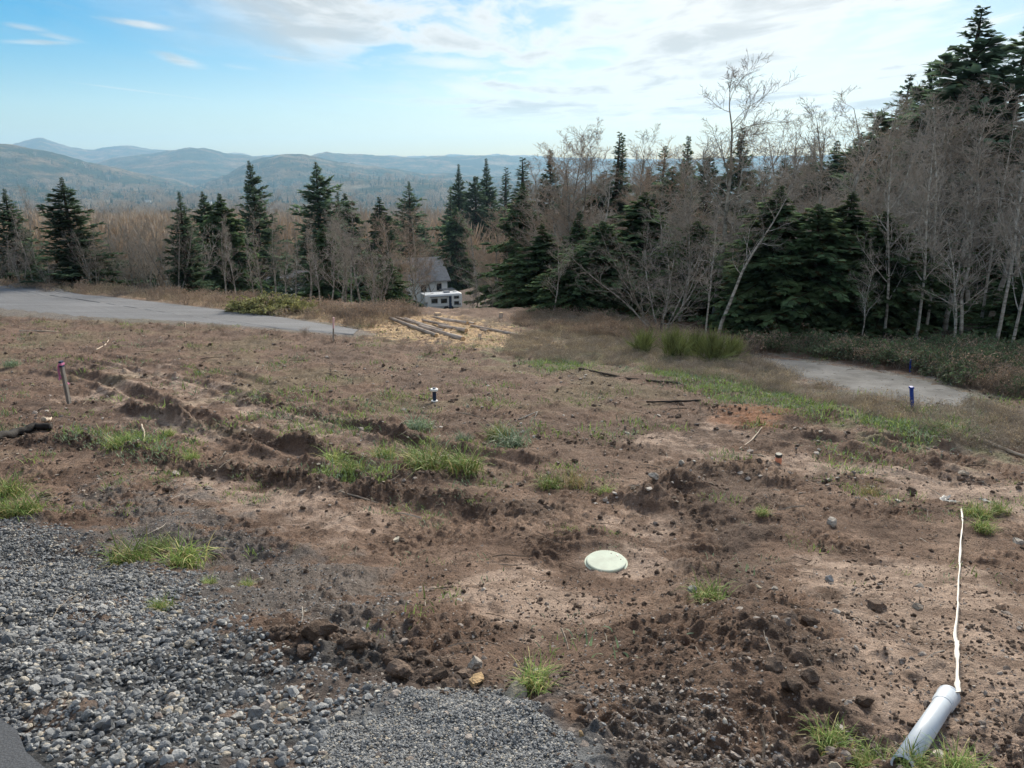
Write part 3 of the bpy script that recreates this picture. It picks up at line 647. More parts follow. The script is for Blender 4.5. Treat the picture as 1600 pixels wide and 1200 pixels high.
def sample(n, Q=None, fn=None, ymin=1.3, ymax=34, umax=.76, bias=1.0):
    """random ground points ahead of the camera, thinner with distance; optional zone"""
    outp = []; got = 0
    for _ in range(60):
        k = max(n * 2, 2000)
        if Q is not None:
            x0, y0 = Q.min(0); x1, y1 = Q.max(0); X = rng.uniform(x0, x1, k); Y = rng.uniform(y0, y1, k)
            keep = (in_poly(X, Y, Q) + .25 * fbm(X * 1.5, Y * 1.5, 3, 55) * (.4 + .03 * Y) > 0) & (np.abs(X) < umax * (Y * cp + 2.2) + .3) & (Y > ymin)
        else:
            Y = np.exp(rng.uniform(math.log(ymin), math.log(ymax), k)) if bias == 1 else rng.uniform(ymin ** bias, ymax ** bias, k) ** (1 / bias)
            X = rng.uniform(-umax, umax, k) * (Y * cp + base_drop(0 * Y, Y) * sp); keep = np.ones(k, bool)
        if fn is not None: keep &= rng.random(k) < fn(X, Y)
        outp.append(np.stack([X[keep], Y[keep]], -1)); got += keep.sum()
        if got >= n: break
    q = np.vstack(outp)[:n]
    return q[:, 0], q[:, 1]
def off_things(X, Y):
    a = sstep(in_poly(X, Y, ROADP), .25, -.05) * sstep(np.hypot(X - LID[0], Y - LID[1]), .21, .24)
    nd = (X - EDGE0[0]) * EDGEV[1] - (Y - EDGE0[1]) * EDGEV[0]
    return a * (nd < -.02)
def stone_mesh(name, seed, mt, flat=1.0, sub=2, ang=.35):
    import bmesh
    bm = bmesh.new(); bmesh.ops.create_icosphere(bm, subdivisions=sub, radius=.5); r = np.random.default_rng(seed)
    V = np.array([v.co[:] for v in bm.verts])
    for _ in range(9):                                            # chip flat faces off
        n = r.normal(size=3); n /= np.linalg.norm(n); d = r.uniform(.22, .42); q = V @ n - d
        V = V - np.where(q > 0, q, 0)[:, None] * n
    V *= np.array([1, r.uniform(.65, .95), r.uniform(.45, .75) * flat]); V += r.normal(size=V.shape) * .012
    f = np.array([[v.index for v in q.verts] for q in bm.faces]); bm.free()
    return mk_mesh(name, V, f, [mt])
def clod_mesh(name, seed, mt):
    import bmesh
    bm = bmesh.new(); bmesh.ops.create_icosphere(bm, subdivisions=2, radius=.5); r = np.random.default_rng(seed)
    V = np.array([v.co[:] for v in bm.verts]); a = r.uniform(0, 9, 3)
    V *= (1 + .45 * fbm(V[:, 0] * 2.6 + a[0], V[:, 1] * 2.6 + V[:, 2] * 1.9 + a[1], 3, seed))[:, None]
    V *= np.array([1, .85, .7]); f = np.array([[v.index for v in q.verts] for q in bm.faces]); bm.free()
    return mk_mesh(name, V, f, [mt])
GS = [stone_mesh('gravel_stone', 100 + k, M['gravel'], sub=1 if k < 4 else 2) for k in range(8)]
SS = [stone_mesh('field_stone', 200 + k, M['soilstone'], sub=2) for k in range(5)]
CS = [clod_mesh('soil_clod', 300 + k, M['clod']) for k in range(5)]
def stones(name, protos, X, Y, size, label, cat, sink=.15):
    Z = height(X, Y) + size * (.30 - sink)
    return scatter(name, protos, np.stack([X, Y, Z], -1), rrot(len(X), .7), size, rng.integers(0, len(protos), len(X)), label, cat)
X, Y = sample(44000, GRAV, lambda X, Y: off_things(X, Y) * (.22 + .78 * sstep(in_poly(X, Y, GRAV) + .15 * fbm(X * 3, Y * 3, 2, 88), .0, .5)), ymax=9); s = np.clip(rng.lognormal(-4.0, .45, len(X)), .007, .06)
fin = in_poly(X, Y, FINE) > 0; s = np.where(fin, np.clip(s * .55, .006, .02), s)
stones('gravel', GS, X, Y, s, 'loose grey crushed gravel spilling off the road edge', 'gravel')
X, Y = sample(16000, FINE, off_things); stones('fine_gravel', GS, X, Y, rng.uniform(.006, .015, len(X)), 'fine pale grey gravel patch at the bottom centre', 'gravel')
X, Y = sample(1500, GRAV3, off_things); stones('bank_grit', SS + GS[:2], X, Y, np.clip(rng.lognormal(-4.6, .6, len(X)), .004, .03), 'pebbles and grit in the dark soil at the bottom right of the gravel', 'gravel', .3)
X, Y = sample(5200, GRAV2, off_things)
stones('dirty_gravel', GS, X, Y, np.clip(rng.lognormal(-4.6, .55, len(X)), .004, .035), 'gravel mixed into the brown soil of the slope', 'gravel', .25)
X, Y = sample(5200, None, off_things, 1.5, 24, bias=.3); stones('small_stones', SS, X, Y, np.clip(rng.lognormal(-4.1, .5, len(X)), .006, .07), 'small pale stones scattered over the soil', 'stones', .3)
def clodf(X, Y): return off_things(X, Y) * sstep(fbm(X * 1.3, Y * 1.3, 3, 141), 0.0, .5) * (1 - .97 * (in_poly(X, Y, GRAV) > -.1))
X, Y = sample(5200, None, clodf, 1.6, 26, bias=.35); s = np.clip(rng.lognormal(-4.1, .7, len(X)), .006, .09); s = np.minimum(s, .009 * Y + .004)
stones('soil_crumbs', CS, X, Y, s, 'loose brown soil crumbs strewn over the field', 'soil', .3)
def finef(X, Y): return off_things(X, Y) * (.35 + .65 * sstep(fbm(X * 2.1, Y * 2.1, 3, 151), -.3, .3)) * (1 - .9 * (in_poly(X, Y, GRAV) > .1))
X, Y = sample(26000, None, finef, 1.6, 13, bias=.3); stones('fine_crumbs', CS[:3] + SS[:2], X, Y, np.clip(rng.lognormal(-4.75, .45, len(X)), .004, .025), 'fine crumbs of soil and grit covering the near slope', 'soil', .2)
xs, ys, ss = [], [], []
for (L, wd, ht), n in zip(BERM, (240, 200, 160, 110, 110, 60, 40, 60, 40, 40)):
    sg_ = np.concatenate([[0], np.cumsum(np.hypot(*np.diff(L, axis=0).T))]); q = rng.uniform(0, sg_[-1], n)
    xs.append(np.interp(q, sg_, L[:, 0]) + rng.normal(0, wd * .75, n)); ys.append(np.interp(q, sg_, L[:, 1]) + rng.normal(0, wd * .75, n)); ss.append(np.clip(rng.lognormal(-3.2, .5, n), .012, .12 if wd > .15 else .09) * (.9 if wd < .3 else .7))
stones('berm_clods', CS, np.concatenate(xs), np.concatenate(ys), np.concatenate(ss), 'dark lumpy soil clods heaped along ruts and banks', 'soil', .3)
# twigs and wood chips
def twig_mesh(name, seed):
    r = np.random.default_rng(seed); b = MB(); p = np.array([[0, 0, 0], [.3, r.normal() * .06, .03], [.65, r.normal() * .08, .02], [1, r.normal() * .1, .01]]) - (.5, 0, 0)
    b.tube(p, np.array([.018, .016, .012, .006]), 4)
    if seed % 2: b.tube(np.array([p[1], p[1] + (.18, .14, .04)]), [.010, .004], 3)
    return b.mesh(name, [M['debris']])
TW = [twig_mesh('twig', k) for k in range(5)]
BT = [stone_mesh('wood_bit', 450 + k, M['debris'], flat=.45, sub=1) for k in range(3)]
def midf(X, Y): return off_things(X, Y) * (.12 + .88 * sstep(fbm(X * .8 + 4, Y * .8, 4, 161), -.15, .35)) * sstep(in_poly(X, Y, STRAW), .3, -.3) * sstep(in_poly(X, Y, TRACK), .1, -.2)
X, Y = sample(9000, None, midf, 8, 33, bias=.9); kk = rng.choice(8, len(X), p=[.17, .17, .17, .1, .1, .1, .1, .09]); s = np.clip(rng.lognormal(-3.3, .55, len(X)), .012, .14)
scatter('field_litter', CS[:3] + BT + SS[:2], np.stack([X, Y, height(X, Y) + s * .1], -1), rrot(len(X), .5), s, kk, 'dark clods, pale wood bits and stones strewn over the middle field', 'litter')
X, Y = sample(3400, None, lambda X, Y: off_things(X, Y) * (1 - .9 * (in_poly(X, Y, GRAV) > 0)) * (.25 + .75 * sstep(Y, 6, 12)), 1.8, 34, bias=.35)
s = np.clip(rng.lognormal(-2.0, .55, len(X)), .04, .55) * np.where(Y < 6, .5, 1)
scatter('twig_litter', TW, np.stack([X, Y, height(X, Y) + .012], -1), np.stack([rng.normal(0, .1, len(X)), rng.normal(0, .12, len(X)), rng.uniform(0, 6.28, len(X))], -1), s, rng.integers(0, 5, len(X)), 'twigs and wood bits littering the soil', 'twigs')
CH = [stone_mesh('wood_chip', 400 + k, M['wood_cut'], flat=.3, sub=1) for k in range(3)]
X, Y = sample(6500, SAW, off_things, ymax=60); scatter('wood_chips', CH, np.stack([X, Y, height(X, Y) + .01], -1), rrot(len(X), .4), np.clip(rng.lognormal(-3.0, .5, len(X)), .02, .16), rng.integers(0, 3, len(X)), 'orange sawdust and wood chips round the felled logs', 'wood chips')

# ------------------------------------------------------------------ trees
class TB(MB):
    """a tree mesh: tubes for wood, thin kites for foliage"""
    def kites(s, p, d, nrm, L, W, cols):
        """p base, d direction, nrm side vector, all (n,3): one folded leaf spray each"""
        n = len(p); L, W = L[:, None], W[:, None]; up = np.cross(d, nrm)
        V = np.stack([p, p + d * L * .45 + nrm * W - up * W * .25, p + d * L, p + d * L * .45 - nrm * W - up * W * .25], 1).reshape(-1, 3)
        k = np.arange(n)[:, None] * 4; s.v.append(V); s.c.append(np.repeat(cols, 4, 0))
        s.f3.append(np.vstack([k + [0, 1, 2], k + [0, 2, 3]]) + s.n); s.n += len(V)
def unit(v): return v / (np.linalg.norm(v, axis=-1, keepdims=True) + 1e-9)
def conifer_proto(seed, kind='fir', H=10.0, Rb=2.0, nb=230, sparse=1.0, bottom=.04, point=.85):
    """returns (trunk mesh, crown mesh) of a conifer H metres high"""
    r = np.random.default_rng(seed); trunk, crown = TB(), TB()
    bend = r.normal(0, .05, 2)
    def axis(t): return np.array([bend[0] * H * .1 * math.sin(3 * t), bend[1] * H * .1 * math.sin(2.5 * t + 1), t * H])
    ts = np.linspace(-.03, 1, 14); tr = .016 * H * (1 - np.clip(ts, 0, 1)) ** .9 + .004
    trunk.tube([axis(t) for t in ts], tr, 7)
    sc = H / 10.0; lob = r.uniform(0, 6.28, 5); lam = r.uniform(.06, .2, 5)
    base = {'fir': (.105, .16, .10), 'cedar': (.105, .17, .085)}[kind]
    for b in range(nb):
        t = bottom + (1 - bottom) * (b + r.uniform()) / nb; t = t ** .92
        a = b * 2.39996 + r.normal(0, .4)
        prof = (1 - t) ** (point + .12) * (1 + .12 * math.sin(t * 9 + lob[0])) + .004
        if kind == 'cedar': prof = min(1.0, 1.45 * (1 - t) ** .9) * (1 + .15 * math.sin(t * 11 + lob[1])) + .006
        lobe = 1 + sum(lam[k] * math.sin((k + 1) * a + lob[k] + t * 4) for k in range(5))
        L = Rb * prof * lobe * r.uniform(.5, 1.2) * (.45 if r.random() < .18 else 1)
        if L < .05: L = .05
        el = {'fir': .85 * t ** 1.6 - .16, 'cedar': .55 * t ** 1.4 - .05}[kind] + r.normal(0, .20)
        h = np.array([math.cos(a), math.sin(a), 0]); o = axis(t)
        q = np.linspace(0, 1, 7)[:, None]
        sag = {'fir': -.05, 'cedar': -.42}[kind] * L; tipup = {'fir': .12, 'cedar': .12}[kind] * L
        path = o + h * L * q * math.cos(el) + np.array([0, 0, 1.0]) * (L * q * math.sin(el) + sag * q ** 1.6 + tipup * q ** 4)
        path = path + r.normal(0, .02 * L, path.shape) * q
        crown.cur = (.06, .045, .035)
        if L > .4 * sc: crown.tube(path, np.linspace(.010, .003, 7) * sc * (1 + L), 3, cap=False)
        n = int((20 + 34 * L / Rb) * sparse * (1.25 if kind == 'cedar' else 1.0))
        s_ = r.uniform(.08, 1.0, n) ** .75; k = s_ * 6; k0 = np.minimum(k.astype(int), 5); fr = (k - k0)[:, None]
        p = path[k0] * (1 - fr) + path[k0 + 1] * fr; tan = unit(path[k0 + 1] - path[k0])
        side = unit(np.cross(tan, [0, 0, 1.0])) * np.where(r.random(n) < .5, 1, -1)[:, None]
        fw = r.uniform(.35, 1.0, n)[:, None]
        dz = (r.normal(-.05, .42, n) if kind == 'fir' else r.normal(-.5, .3, n))[:, None] * np.array([0, 0, 1.0])
        d = unit(tan * fw + side * (1.15 - .5 * s_[:, None]) + dz)
        ln = (.20 + .34 * (1 - s_) * L / Rb + .10 * r.random(n)) * sc * (1.0 if kind == 'fir' else 1.15) * min(1.0, .22 + L / (.75 * sc))
        wd = ln * (r.uniform(.16, .26, n) if kind == 'fir' else r.uniform(.22, .36, n))
        nn = unit(np.cross(d, unit(r.normal(0, .45, (n, 3)) + [0, 0, 1])))
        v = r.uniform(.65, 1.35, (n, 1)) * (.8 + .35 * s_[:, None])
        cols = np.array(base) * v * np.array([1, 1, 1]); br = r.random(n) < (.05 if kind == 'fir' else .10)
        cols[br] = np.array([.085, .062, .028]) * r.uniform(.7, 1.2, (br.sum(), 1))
        crown.kites(p, d, nn, ln, wd, cols)
    mm = M['fir'] if kind == 'fir' else M['cedar']
    return trunk.mesh('trunk', [M['bark_fir']]), crown.mesh('crown', [mm], col=True)
def bare_proto(seed, H=10.0, stems=1, spread=.0, limbs=16, up=.5, bark='bark_alder', twig='twig', first=.3, reach=.28, lean=0.0, sub=6, twl=7, r0=.011, crook=.09, fork=False, straight=False):
    """leafless broadleaf tree: trunk with limbs, and a crown of branches and twigs"""
    r = np.random.default_rng(seed); trunk, crown = TB(), TB()
    def path(o, d, L, n, wander, trop):
        pts = [np.array(o, float)]; d = unit(np.array(d, float))
        for k in range(n):
            d = unit(d + r.normal(0, wander, 3) + np.array([0, 0, trop])); pts.append(pts[-1] + d * L / n)
        return np.array(pts)
    def pick(pts, t):
        k = t * (len(pts) - 1); i = min(int(k), len(pts) - 2); return pts[i] * (1 - (k - i)) + pts[i + 1] * (k - i), unit(pts[i + 1] - pts[i])
    def outdir(tan, ang):
        q = r.normal(size=3); q = unit(q - tan * (q @ tan)); return tan * math.cos(ang) + q * math.sin(ang)
    def twigs(pts, L, rad, n, lo=.15):
        for _ in range(n):
            t = r.uniform(lo, 1); o, tan = pick(pts, t); d = outdir(tan, r.uniform(.4, 1.1)); l2 = L * r.uniform(.25, .6)
            tp = path(o, d, l2, 2, .22, .12); crown.tube(tp, np.linspace(max(rad * .6, .006 * H / 10), .0035 * H / 10, 3), 3, cap=False)
            for _ in range(2):
                o2, t2 = pick(tp, r.uniform(.3, 1)); crown.tube(np.array([o2, o2 + outdir(t2, r.uniform(.3, .9)) * l2 * r.uniform(.3, .55)]), [.0055 * H / 10, .0035 * H / 10], 3, cap=False)
    for s in range(stems):
        a = 6.283 * s / max(stems, 1) + r.normal(0, .4)
        d0 = np.array([math.cos(a) * spread, math.sin(a) * spread, 1.0]) + np.array([lean, 0, 0])
        hh = H * (1 if stems == 1 else r.uniform(.72, 1.0)); o = np.array([math.cos(a), math.sin(a), 0]) * .02 * H * (stems > 1) - np.array([0, 0, .15])
        rad = r0 * H * (1 if stems == 1 else .55) * r.uniform(.85, 1.15)
        tp = path(o, d0, hh * math.sqrt(1 + (spread + abs(lean)) ** 2 * .6), 12, crook * .55, .03 if not straight else .0)
        f = (hh) / max(tp[-1][2], .1); tp = tp * np.array([1, 1, f])
        trunk.tube(tp, rad * (1 - np.linspace(0, 1, 13) * .93) ** .9, 7)
        nl = max(4, int(limbs / (1 if stems == 1 else stems * .6)))
        for q in range(nl):
            t = first + (1 - first) * (q + r.random()) / nl; o, tan = pick(tp, t)
            L = H * reach * (1.15 - .75 * t) * r.uniform(.6, 1.25); d = outdir(tan, r.uniform(.55, 1.15)); d = unit(d + np.array([0, 0, up * .4]))
            lr = rad * (1 - t * .9) * r.uniform(.35, .55) + .003 * H / 10
            lp = path(o, d, L, 6, crook * 1.6, up * .16)
            (trunk if lr > .022 * H / 10 else crown).tube(lp, np.linspace(lr, lr * .3, 7), 4, cap=False)
            for _ in range(sub):
                t2 = r.uniform(.2, 1); o2, tan2 = pick(lp, t2); d2 = outdir(tan2, r.uniform(.45, 1.0)); L2 = L * r.uniform(.3, .6) * (1.2 - .5 * t2)
                bp = path(o2, d2, L2, 4, .17, up * .14); crown.tube(bp, np.linspace(lr * .42, .003 * H / 10, 5), 3, cap=False)
                twigs(bp, L2, lr * .28, twl)
            twigs(lp, L * .5, lr * .4, max(2, twl // 2), .35)
        twigs(tp, H * .12, rad * .25, 10, max(first, .55))
    return trunk.mesh('trunk', [M[bark]]), crown.mesh('crown', [M[twig]])
PROTO = {}
for k, sd in enumerate((1, 2, 3)): PROTO[f'fir{k}'] = conifer_proto(sd, 'fir', Rb=(2.15, 1.75, 2.6)[k], nb=(250, 260, 240)[k])
PROTO['fir3'] = conifer_proto(41, 'fir', Rb=2.3, nb=200, point=.8, bottom=.12)
PROTO['fir4'] = conifer_proto(42, 'fir', Rb=2.0, nb=185, point=.6, bottom=.2)
PROTO['slim'] = conifer_proto(5, 'fir', Rb=1.35, nb=230, point=.7, sparse=.8)
PROTO['ragged'] = conifer_proto(6, 'fir', Rb=2.4, nb=150, point=.75, sparse=.9, bottom=.25)
PROTO['tuft'] = conifer_proto(9, 'fir', Rb=1.0, nb=110, point=.6, bottom=.35, sparse=.7)
for k, sd in enumerate((11, 12, 13, 14)): PROTO[f'cedar{k}'] = conifer_proto(sd, 'cedar', Rb=(2.3, 1.9, 3.0, 1.4)[k], nb=(260, 250, 280, 220)[k])
PROTO['alder0'] = bare_proto(21, limbs=20, reach=.26, sub=6, twl=6)
PROTO['alder1'] = bare_proto(22, limbs=18, reach=.34, sub=6, twl=6, crook=.14, first=.25)
PROTO['alder2'] = bare_proto(23, limbs=22, reach=.22, sub=5, twl=7, first=.2)
PROTO['fan0'] = bare_proto(24, stems=7, spread=.34, limbs=50, reach=.22, up=.9, sub=4, twl=4, r0=.012, first=.25, crook=.06)
PROTO['fan1'] = bare_proto(25, stems=5, spread=.22, limbs=48, reach=.24, up=.8, sub=4, twl=5, r0=.012, first=.2, crook=.08)
PROTO['red0'] = bare_proto(26, limbs=26, reach=.30, sub=6, twl=7, twig='twig_red', first=.18, up=.7)
PROTO['birch0'] = bare_proto(27, limbs=22, reach=.30, sub=5, twl=6, bark='bark_birch', first=.18, up=.15, r0=.0095, crook=.07)
PROTO['birch1'] = bare_proto(28, limbs=24, reach=.27, sub=5, twl=6, bark='bark_birch', first=.25, up=.1, r0=.009, crook=.10)
PROTO['talltop'] = bare_proto(29, limbs=17, reach=.36, sub=6, twl=7, first=.50, up=.2, r0=.011, crook=.13, lean=.06)
PROTO['leaner'] = bare_proto(30, limbs=13, reach=.36, sub=6, twl=6, first=.35, up=.3, r0=.013, crook=.16, lean=.26, bark='bark_birch')
PROTO['shrubby'] = bare_proto(31, stems=9, spread=.75, limbs=60, reach=.36, up=.25, sub=4, twl=5, r0=.010, first=.12, crook=.16)
NAMES = {'fir': 'fir_tree', 'slim': 'fir_tree', 'ragged': 'fir_tree', 'tuft': 'fir_tree', 'cedar': 'cedar_tree', 'alder': 'alder_tree', 'fan': 'maple_tree', 'red': 'maple_tree', 'birch': 'birch_tree', 'talltop': 'alder_tree', 'leaner': 'birch_tree', 'shrubby': 'bare_shrub'}
CATS = {'fir_tree': 'tree', 'cedar_tree': 'tree', 'alder_tree': 'tree', 'maple_tree': 'tree', 'birch_tree': 'tree', 'bare_shrub': 'shrub'}
def plant(kind, x, ytop, Y, label, group=None, wide=1.0, rz=None, lean=0.0, sink=0.0):
    """a tree in photo column x, Y metres ahead, its top at photo row ytop"""
    ref = .85 if kind[:3] in ('fir', 'sli', 'rag', 'tuf') else .6 if kind[:3] == 'ced' else .3
    b = at_col(x, Y); zt = -rowr(ytop) * Y
    for _ in range(3):                                            # the column is read at the visible part of the stem
        X_ = (x - CX) / F * depth(0, Y, b.z + (zt - b.z) * ref); b = Vector((X_, Y, hz(X_, Y)))
    H = zt - b.z + sink
    nm = NAMES[kind.rstrip('0123456789')]
    o = empty(nm, (b.x, b.y, b.z - sink), (0, lean, rng.uniform(0, 6.28) if rz is None else rz)); k = H / 10.0; wide *= 2.1 if kind[:3] in ('fir', 'sli', 'rag', 'tuf') else 1.55 if kind[:3] == 'ced' else 1.05 if kind[:3] == 'bir' else 1.3; o.scale = (k * wide, k * wide, k)
    if kind[:3] in ('fir', 'sli', 'rag', 'tuf', 'ced'): o.scale.x *= rng.uniform(.85, 1.18); o.rotation_euler.x = rng.normal(0, .018)
    tag(o, label, CATS[nm], group)
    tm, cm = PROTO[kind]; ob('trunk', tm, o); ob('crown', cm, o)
    return o
ORD = ['leftmost', 'second', 'third', 'fourth', 'fifth', 'sixth', 'seventh', 'eighth', 'ninth', 'tenth', 'eleventh', 'twelfth', 'thirteenth', 'fourteenth', 'fifteenth', 'sixteenth', 'seventeenth', 'eighteenth', 'nineteenth', 'twentieth', 'twenty-first', 'twenty-second', 'twenty-third', 'twenty-fourth', 'twenty-fifth', 'twenty-sixth', 'twenty-seventh', 'twenty-eighth', 'twenty-ninth', 'thirtieth']
def ordinal(k, what): return f'{ORD[k]} {what}' if k == 0 else f'{ORD[k]} {what} from the left'
def row(spec, what, where, group):
    for k, s in enumerate(sorted(spec, key=lambda q: q[1])):
        kw = s[4] if len(s) > 4 else {}
        plant(s[0], s[1], s[2], s[3], f'{ordinal(k, what)} {where}', group, **kw)
# single trees one can point at
G_F = 'firs and cedars along the road and valley edge'
plant('fir1', 12, 296, 50, 'dark fir cut off by the left edge of the picture', G_F, 1.1)
plant('fir0', 100, 278, 48, 'full bushy green fir standing behind the road near the left edge', G_F, 1.15, rz=.6)
plant('slim', 285, 300, 47, 'slender pale green fir beside the fan-shaped bare maples', G_F, 1.05)
plant('fir3', 322, 300, 66, 'narrow dark fir tip left of the broad green fir', G_F, .9)
plant('cedar0', 352, 302, 62, 'broad light green conifer in front of the tall dark fir', G_F, .95)
plant('fir2', 389, 252, 84, 'tall dark fir rising above the hills left of centre', G_F, .72, rz=1.0)
plant('fir3', 492, 254, 80, 'tall spreading fir with layered branches in the middle of the left half', G_F, .92, rz=2.2)
plant('cedar3', 507, 350, 54, 'dark narrow cedar below the tall spreading fir', G_F, 1.3)
plant('slim', 528, 300, 120, 'small fir tip just right of the tall spreading fir', G_F, .8)
plant('cedar1', 548, 302, 100, 'olive round-topped cedar behind the bare trees', G_F, 1.0)
plant('cedar3', 598, 308, 120, 'small olive cedar between round-topped cedar and shelved fir', G_F, 1.3)
plant('ragged', 634, 284, 140, 'fir with a shelved crown standing out over the valley', G_F, .85)
plant('cedar2', 612, 402, 50, 'low round dark green conifer left of the house roof', G_F, .85)
plant('cedar0', 713, 320, 138, 'large cone-shaped cedar right of the house', G_F, .95, rz=.3)
plant('fir1', 717, 258, 190, 'narrow dark fir above the cone-shaped cedar', G_F, .75)
plant('slim', 701, 292, 200, 'short fir at the left end of the dark fir clump', G_F, .9)
plant('fir4', 742, 276, 180, 'middle fir of the dark clump beyond the house', G_F, .75)
plant('fir1', 763, 249, 190, 'tallest fir of the dark clump beyond the house', G_F, .8)
plant('tuft', 789, 262, 180, 'thin sparse fir at the right end of the dark clump', G_F, 1.2)
plant('fir1', 660, 350, 150, 'dark green conifer low in front of the shelved fir', G_F, 1.1)
G_R = 'conifers of the dark wood on the right'
plant('cedar0', 818, 285, 62, 'large ragged cedar at the left end of the dark wood', G_R, .8)
plant('cedar2', 808, 400, 48, 'low dark cedar filling the left corner of the wood', G_R, .8)
plant('cedar1', 848, 350, 42, 'dark cedar behind the thin white-stemmed alder', G_R, 1.7)
plant('tuft', 818, 247, 95, 'round fir top poking above the bare crowns, left one', G_R, 1.5)
plant('fir1', 862, 235, 95, 'pointed fir top above the bare crowns left of the double top', G_R, .8)
plant('tuft', 959, 207, 70, 'left of two thin fir tips rising as a pair', G_R, 1.0)
plant('tuft', 969, 212, 71, 'right of two thin fir tips rising as a pair', G_R, .9)
plant('cedar2', 938, 345, 35, 'broad dark cedar with drooping green fronds beside the slash pile', G_R, 1.45)
plant('cedar0', 1000, 300, 38, 'dark cedar left of the leaning alders', G_R, 1.5)
plant('cedar2', 900, 395, 34, 'low dense cedar at the edge of the cleared strip', G_R, 1.4)
plant('slim', 1033, 230, 78, 'thin fir tip left of the tallest bare alder, first of two', G_R, 1.1)
plant('fir1', 1072, 214, 78, 'pointed fir just left of the tallest bare alder', G_R, .75)
plant('fir4', 1105, 245, 66, 'dark fir mass behind the tallest bare alder', G_R, .8)
plant('fir1', 1160, 200, 66, 'dark fir spire right behind the tallest bare alder', G_R, .8)
plant('fir2', 1195, 262, 58, 'broad dark fir behind the leaning white alder', G_R, .9)
plant('cedar2', 1085, 345, 33, 'dark cedar filling the gap under the leaning alders', G_R, 1.4)
plant('cedar0', 1215, 290, 29, 'bright green cedar right of the leaning white alder', G_R, 1.5, rz=2.0)
plant('cedar2', 1265, 318, 27.5, 'broad fronded cedar behind the bramble bank', G_R, 1.35, rz=.7)
plant('cedar1', 1320, 300, 29, 'dark cedar left of the first white birch', G_R, 1.8)
plant('cedar2', 1380, 330, 27, 'shadowy cedar behind the first white birch', G_R, 1.3)
plant('slim', 1345, 250, 50, 'grey-green hazy fir left of the big firs', G_R, 1.5)
plant('ragged', 1416, 118, 52, 'pointed ragged cedar left of the tallest fir', G_R, 1.0)
plant('fir2', 1450, 95, 48, 'side fir leaning out left of the tallest fir', G_R, .9)
plant('fir0', 1524, 12, 44, 'tallest fir of all, at the upper right', G_R, 1.3, rz=1.4)
plant('ragged', 1590, 30, 40, 'tall fir cut by the right edge of the picture', G_R, 1.1)
plant('cedar0', 1450, 390, 30, 'dark cedar behind the birch trunks, left one', G_R, 1.6)
plant('cedar1', 1530, 330, 32, 'dark cedar behind the birch trunks, middle one', G_R, 1.7)
plant('cedar2', 1590, 430, 26, 'dark low cedar at the right edge', G_R, 1.5)
plant('fir2', 1480, 300, 40, 'dark fir behind the birch crowns', G_R, 1.1)
for k, (kd, x, yt, Y_) in enumerate([('fir1', 880, 285, 72), ('cedar1', 905, 330, 48), ('fir3', 940, 268, 70), ('fir0', 1015, 262, 68), ('fir3', 1050, 262, 60), ('fir1', 1222, 248, 62), ('fir3', 1258, 236, 60), ('fir0', 1300, 222, 58), ('fir3', 1342, 208, 56), ('fir4', 1382, 186, 54), ('fir3', 1560, 140, 42), ('fir4', 1480, 160, 46)]):
    plant(kd, x, yt, Y_, f'{ordinal(k, "dim conifer")} deep behind the bare crowns', 'dim conifers deep in the wood', 1.15)
# leafless trees
G_B = 'bare trees'
plant('talltop', 1122, 138, 31, 'tallest bare alder with a flat spreading top against the clouds', G_B, .95, rz=-.2)
plant('leaner', 1128, 285, 27, 'pale alder leaning to the right with a forked trunk', G_B, .8, rz=.05)
plant('birch1', 1106, 330, 26.5, 'thin pale stem left of the leaning alder', G_B, .8)
plant('shrubby', 1035, 330, 27, 'grey bare shrub arching left in front of the dark cedars', G_B, 1.0)
plant('alder1', 865, 370, 33, 'thin white-stemmed alder in front of the dark cedars', G_B, .9)
plant('birch0', 1395, 205, 26, 'white birch with a bent trunk, leftmost of the pale trunks', G_B, .8)
plant('birch1', 1446, 190, 25.5, 'thin white birch right of the bent one', G_B, .7)
plant('birch0', 1462, 150, 27, 'tall grey birch between the two thin white ones', G_B, .7)
plant('birch0', 1497, 345, 22.5, 'whitest birch with a dense twiggy crown at the track', G_B, 1.15)
plant('birch1', 1548, 170, 27, 'pale birch left of the right edge pair', G_B, .7)
plant('birch1', 1577, 150, 25, 'slightly leaning birch at the right edge', G_B, .75)
plant('birch0', 1598, 200, 23, 'birch trunk cut by the right edge', G_B, .8)
plant('alder1', 1350, 385, 24, 'small bare tree with upswept branches behind the bramble bank', G_B, .6)
row([('fan0', 270, 322, 46), ('fan1', 235, 338, 47), ('fan1', 205, 345, 48), ('fan0', 170, 342, 49), ('fan1', 145, 350, 47), ('fan0', 215, 330, 55), ('alder2', 185, 335, 56), ('fan0', 255, 345, 52), ('fan1', 300, 340, 50)],
    'bare bushy maple', 'in the thicket between roadside firs', 'bare maples between the roadside firs')
row([('alder2', 48, 330, 47, {'wide': .8}), ('alder0', 62, 305, 50, {'wide': .7}), ('fan1', 30, 370, 46), ('fan1', 5, 350, 48), ('fan1', 75, 400, 45)], 'bare tree', 'in the group at the far left edge', 'bare trees at the left edge')
row([('alder0', 350, 345, 47, {'wide': .8}), ('alder2', 367, 350, 46, {'wide': .7}), ('alder2', 408, 330, 50, {'wide': .8}), ('alder0', 428, 338, 48, {'wide': .8}), ('alder2', 443, 345, 49, {'wide': .7}), ('alder2', 460, 350, 52, {'wide': .8}), ('red0', 420, 318, 90, {'wide': .8}), ('alder2', 395, 360, 47, {'wide': .7})],
    'thin bare alder', 'left of the tall spreading fir', 'bare alders left of the spreading fir')
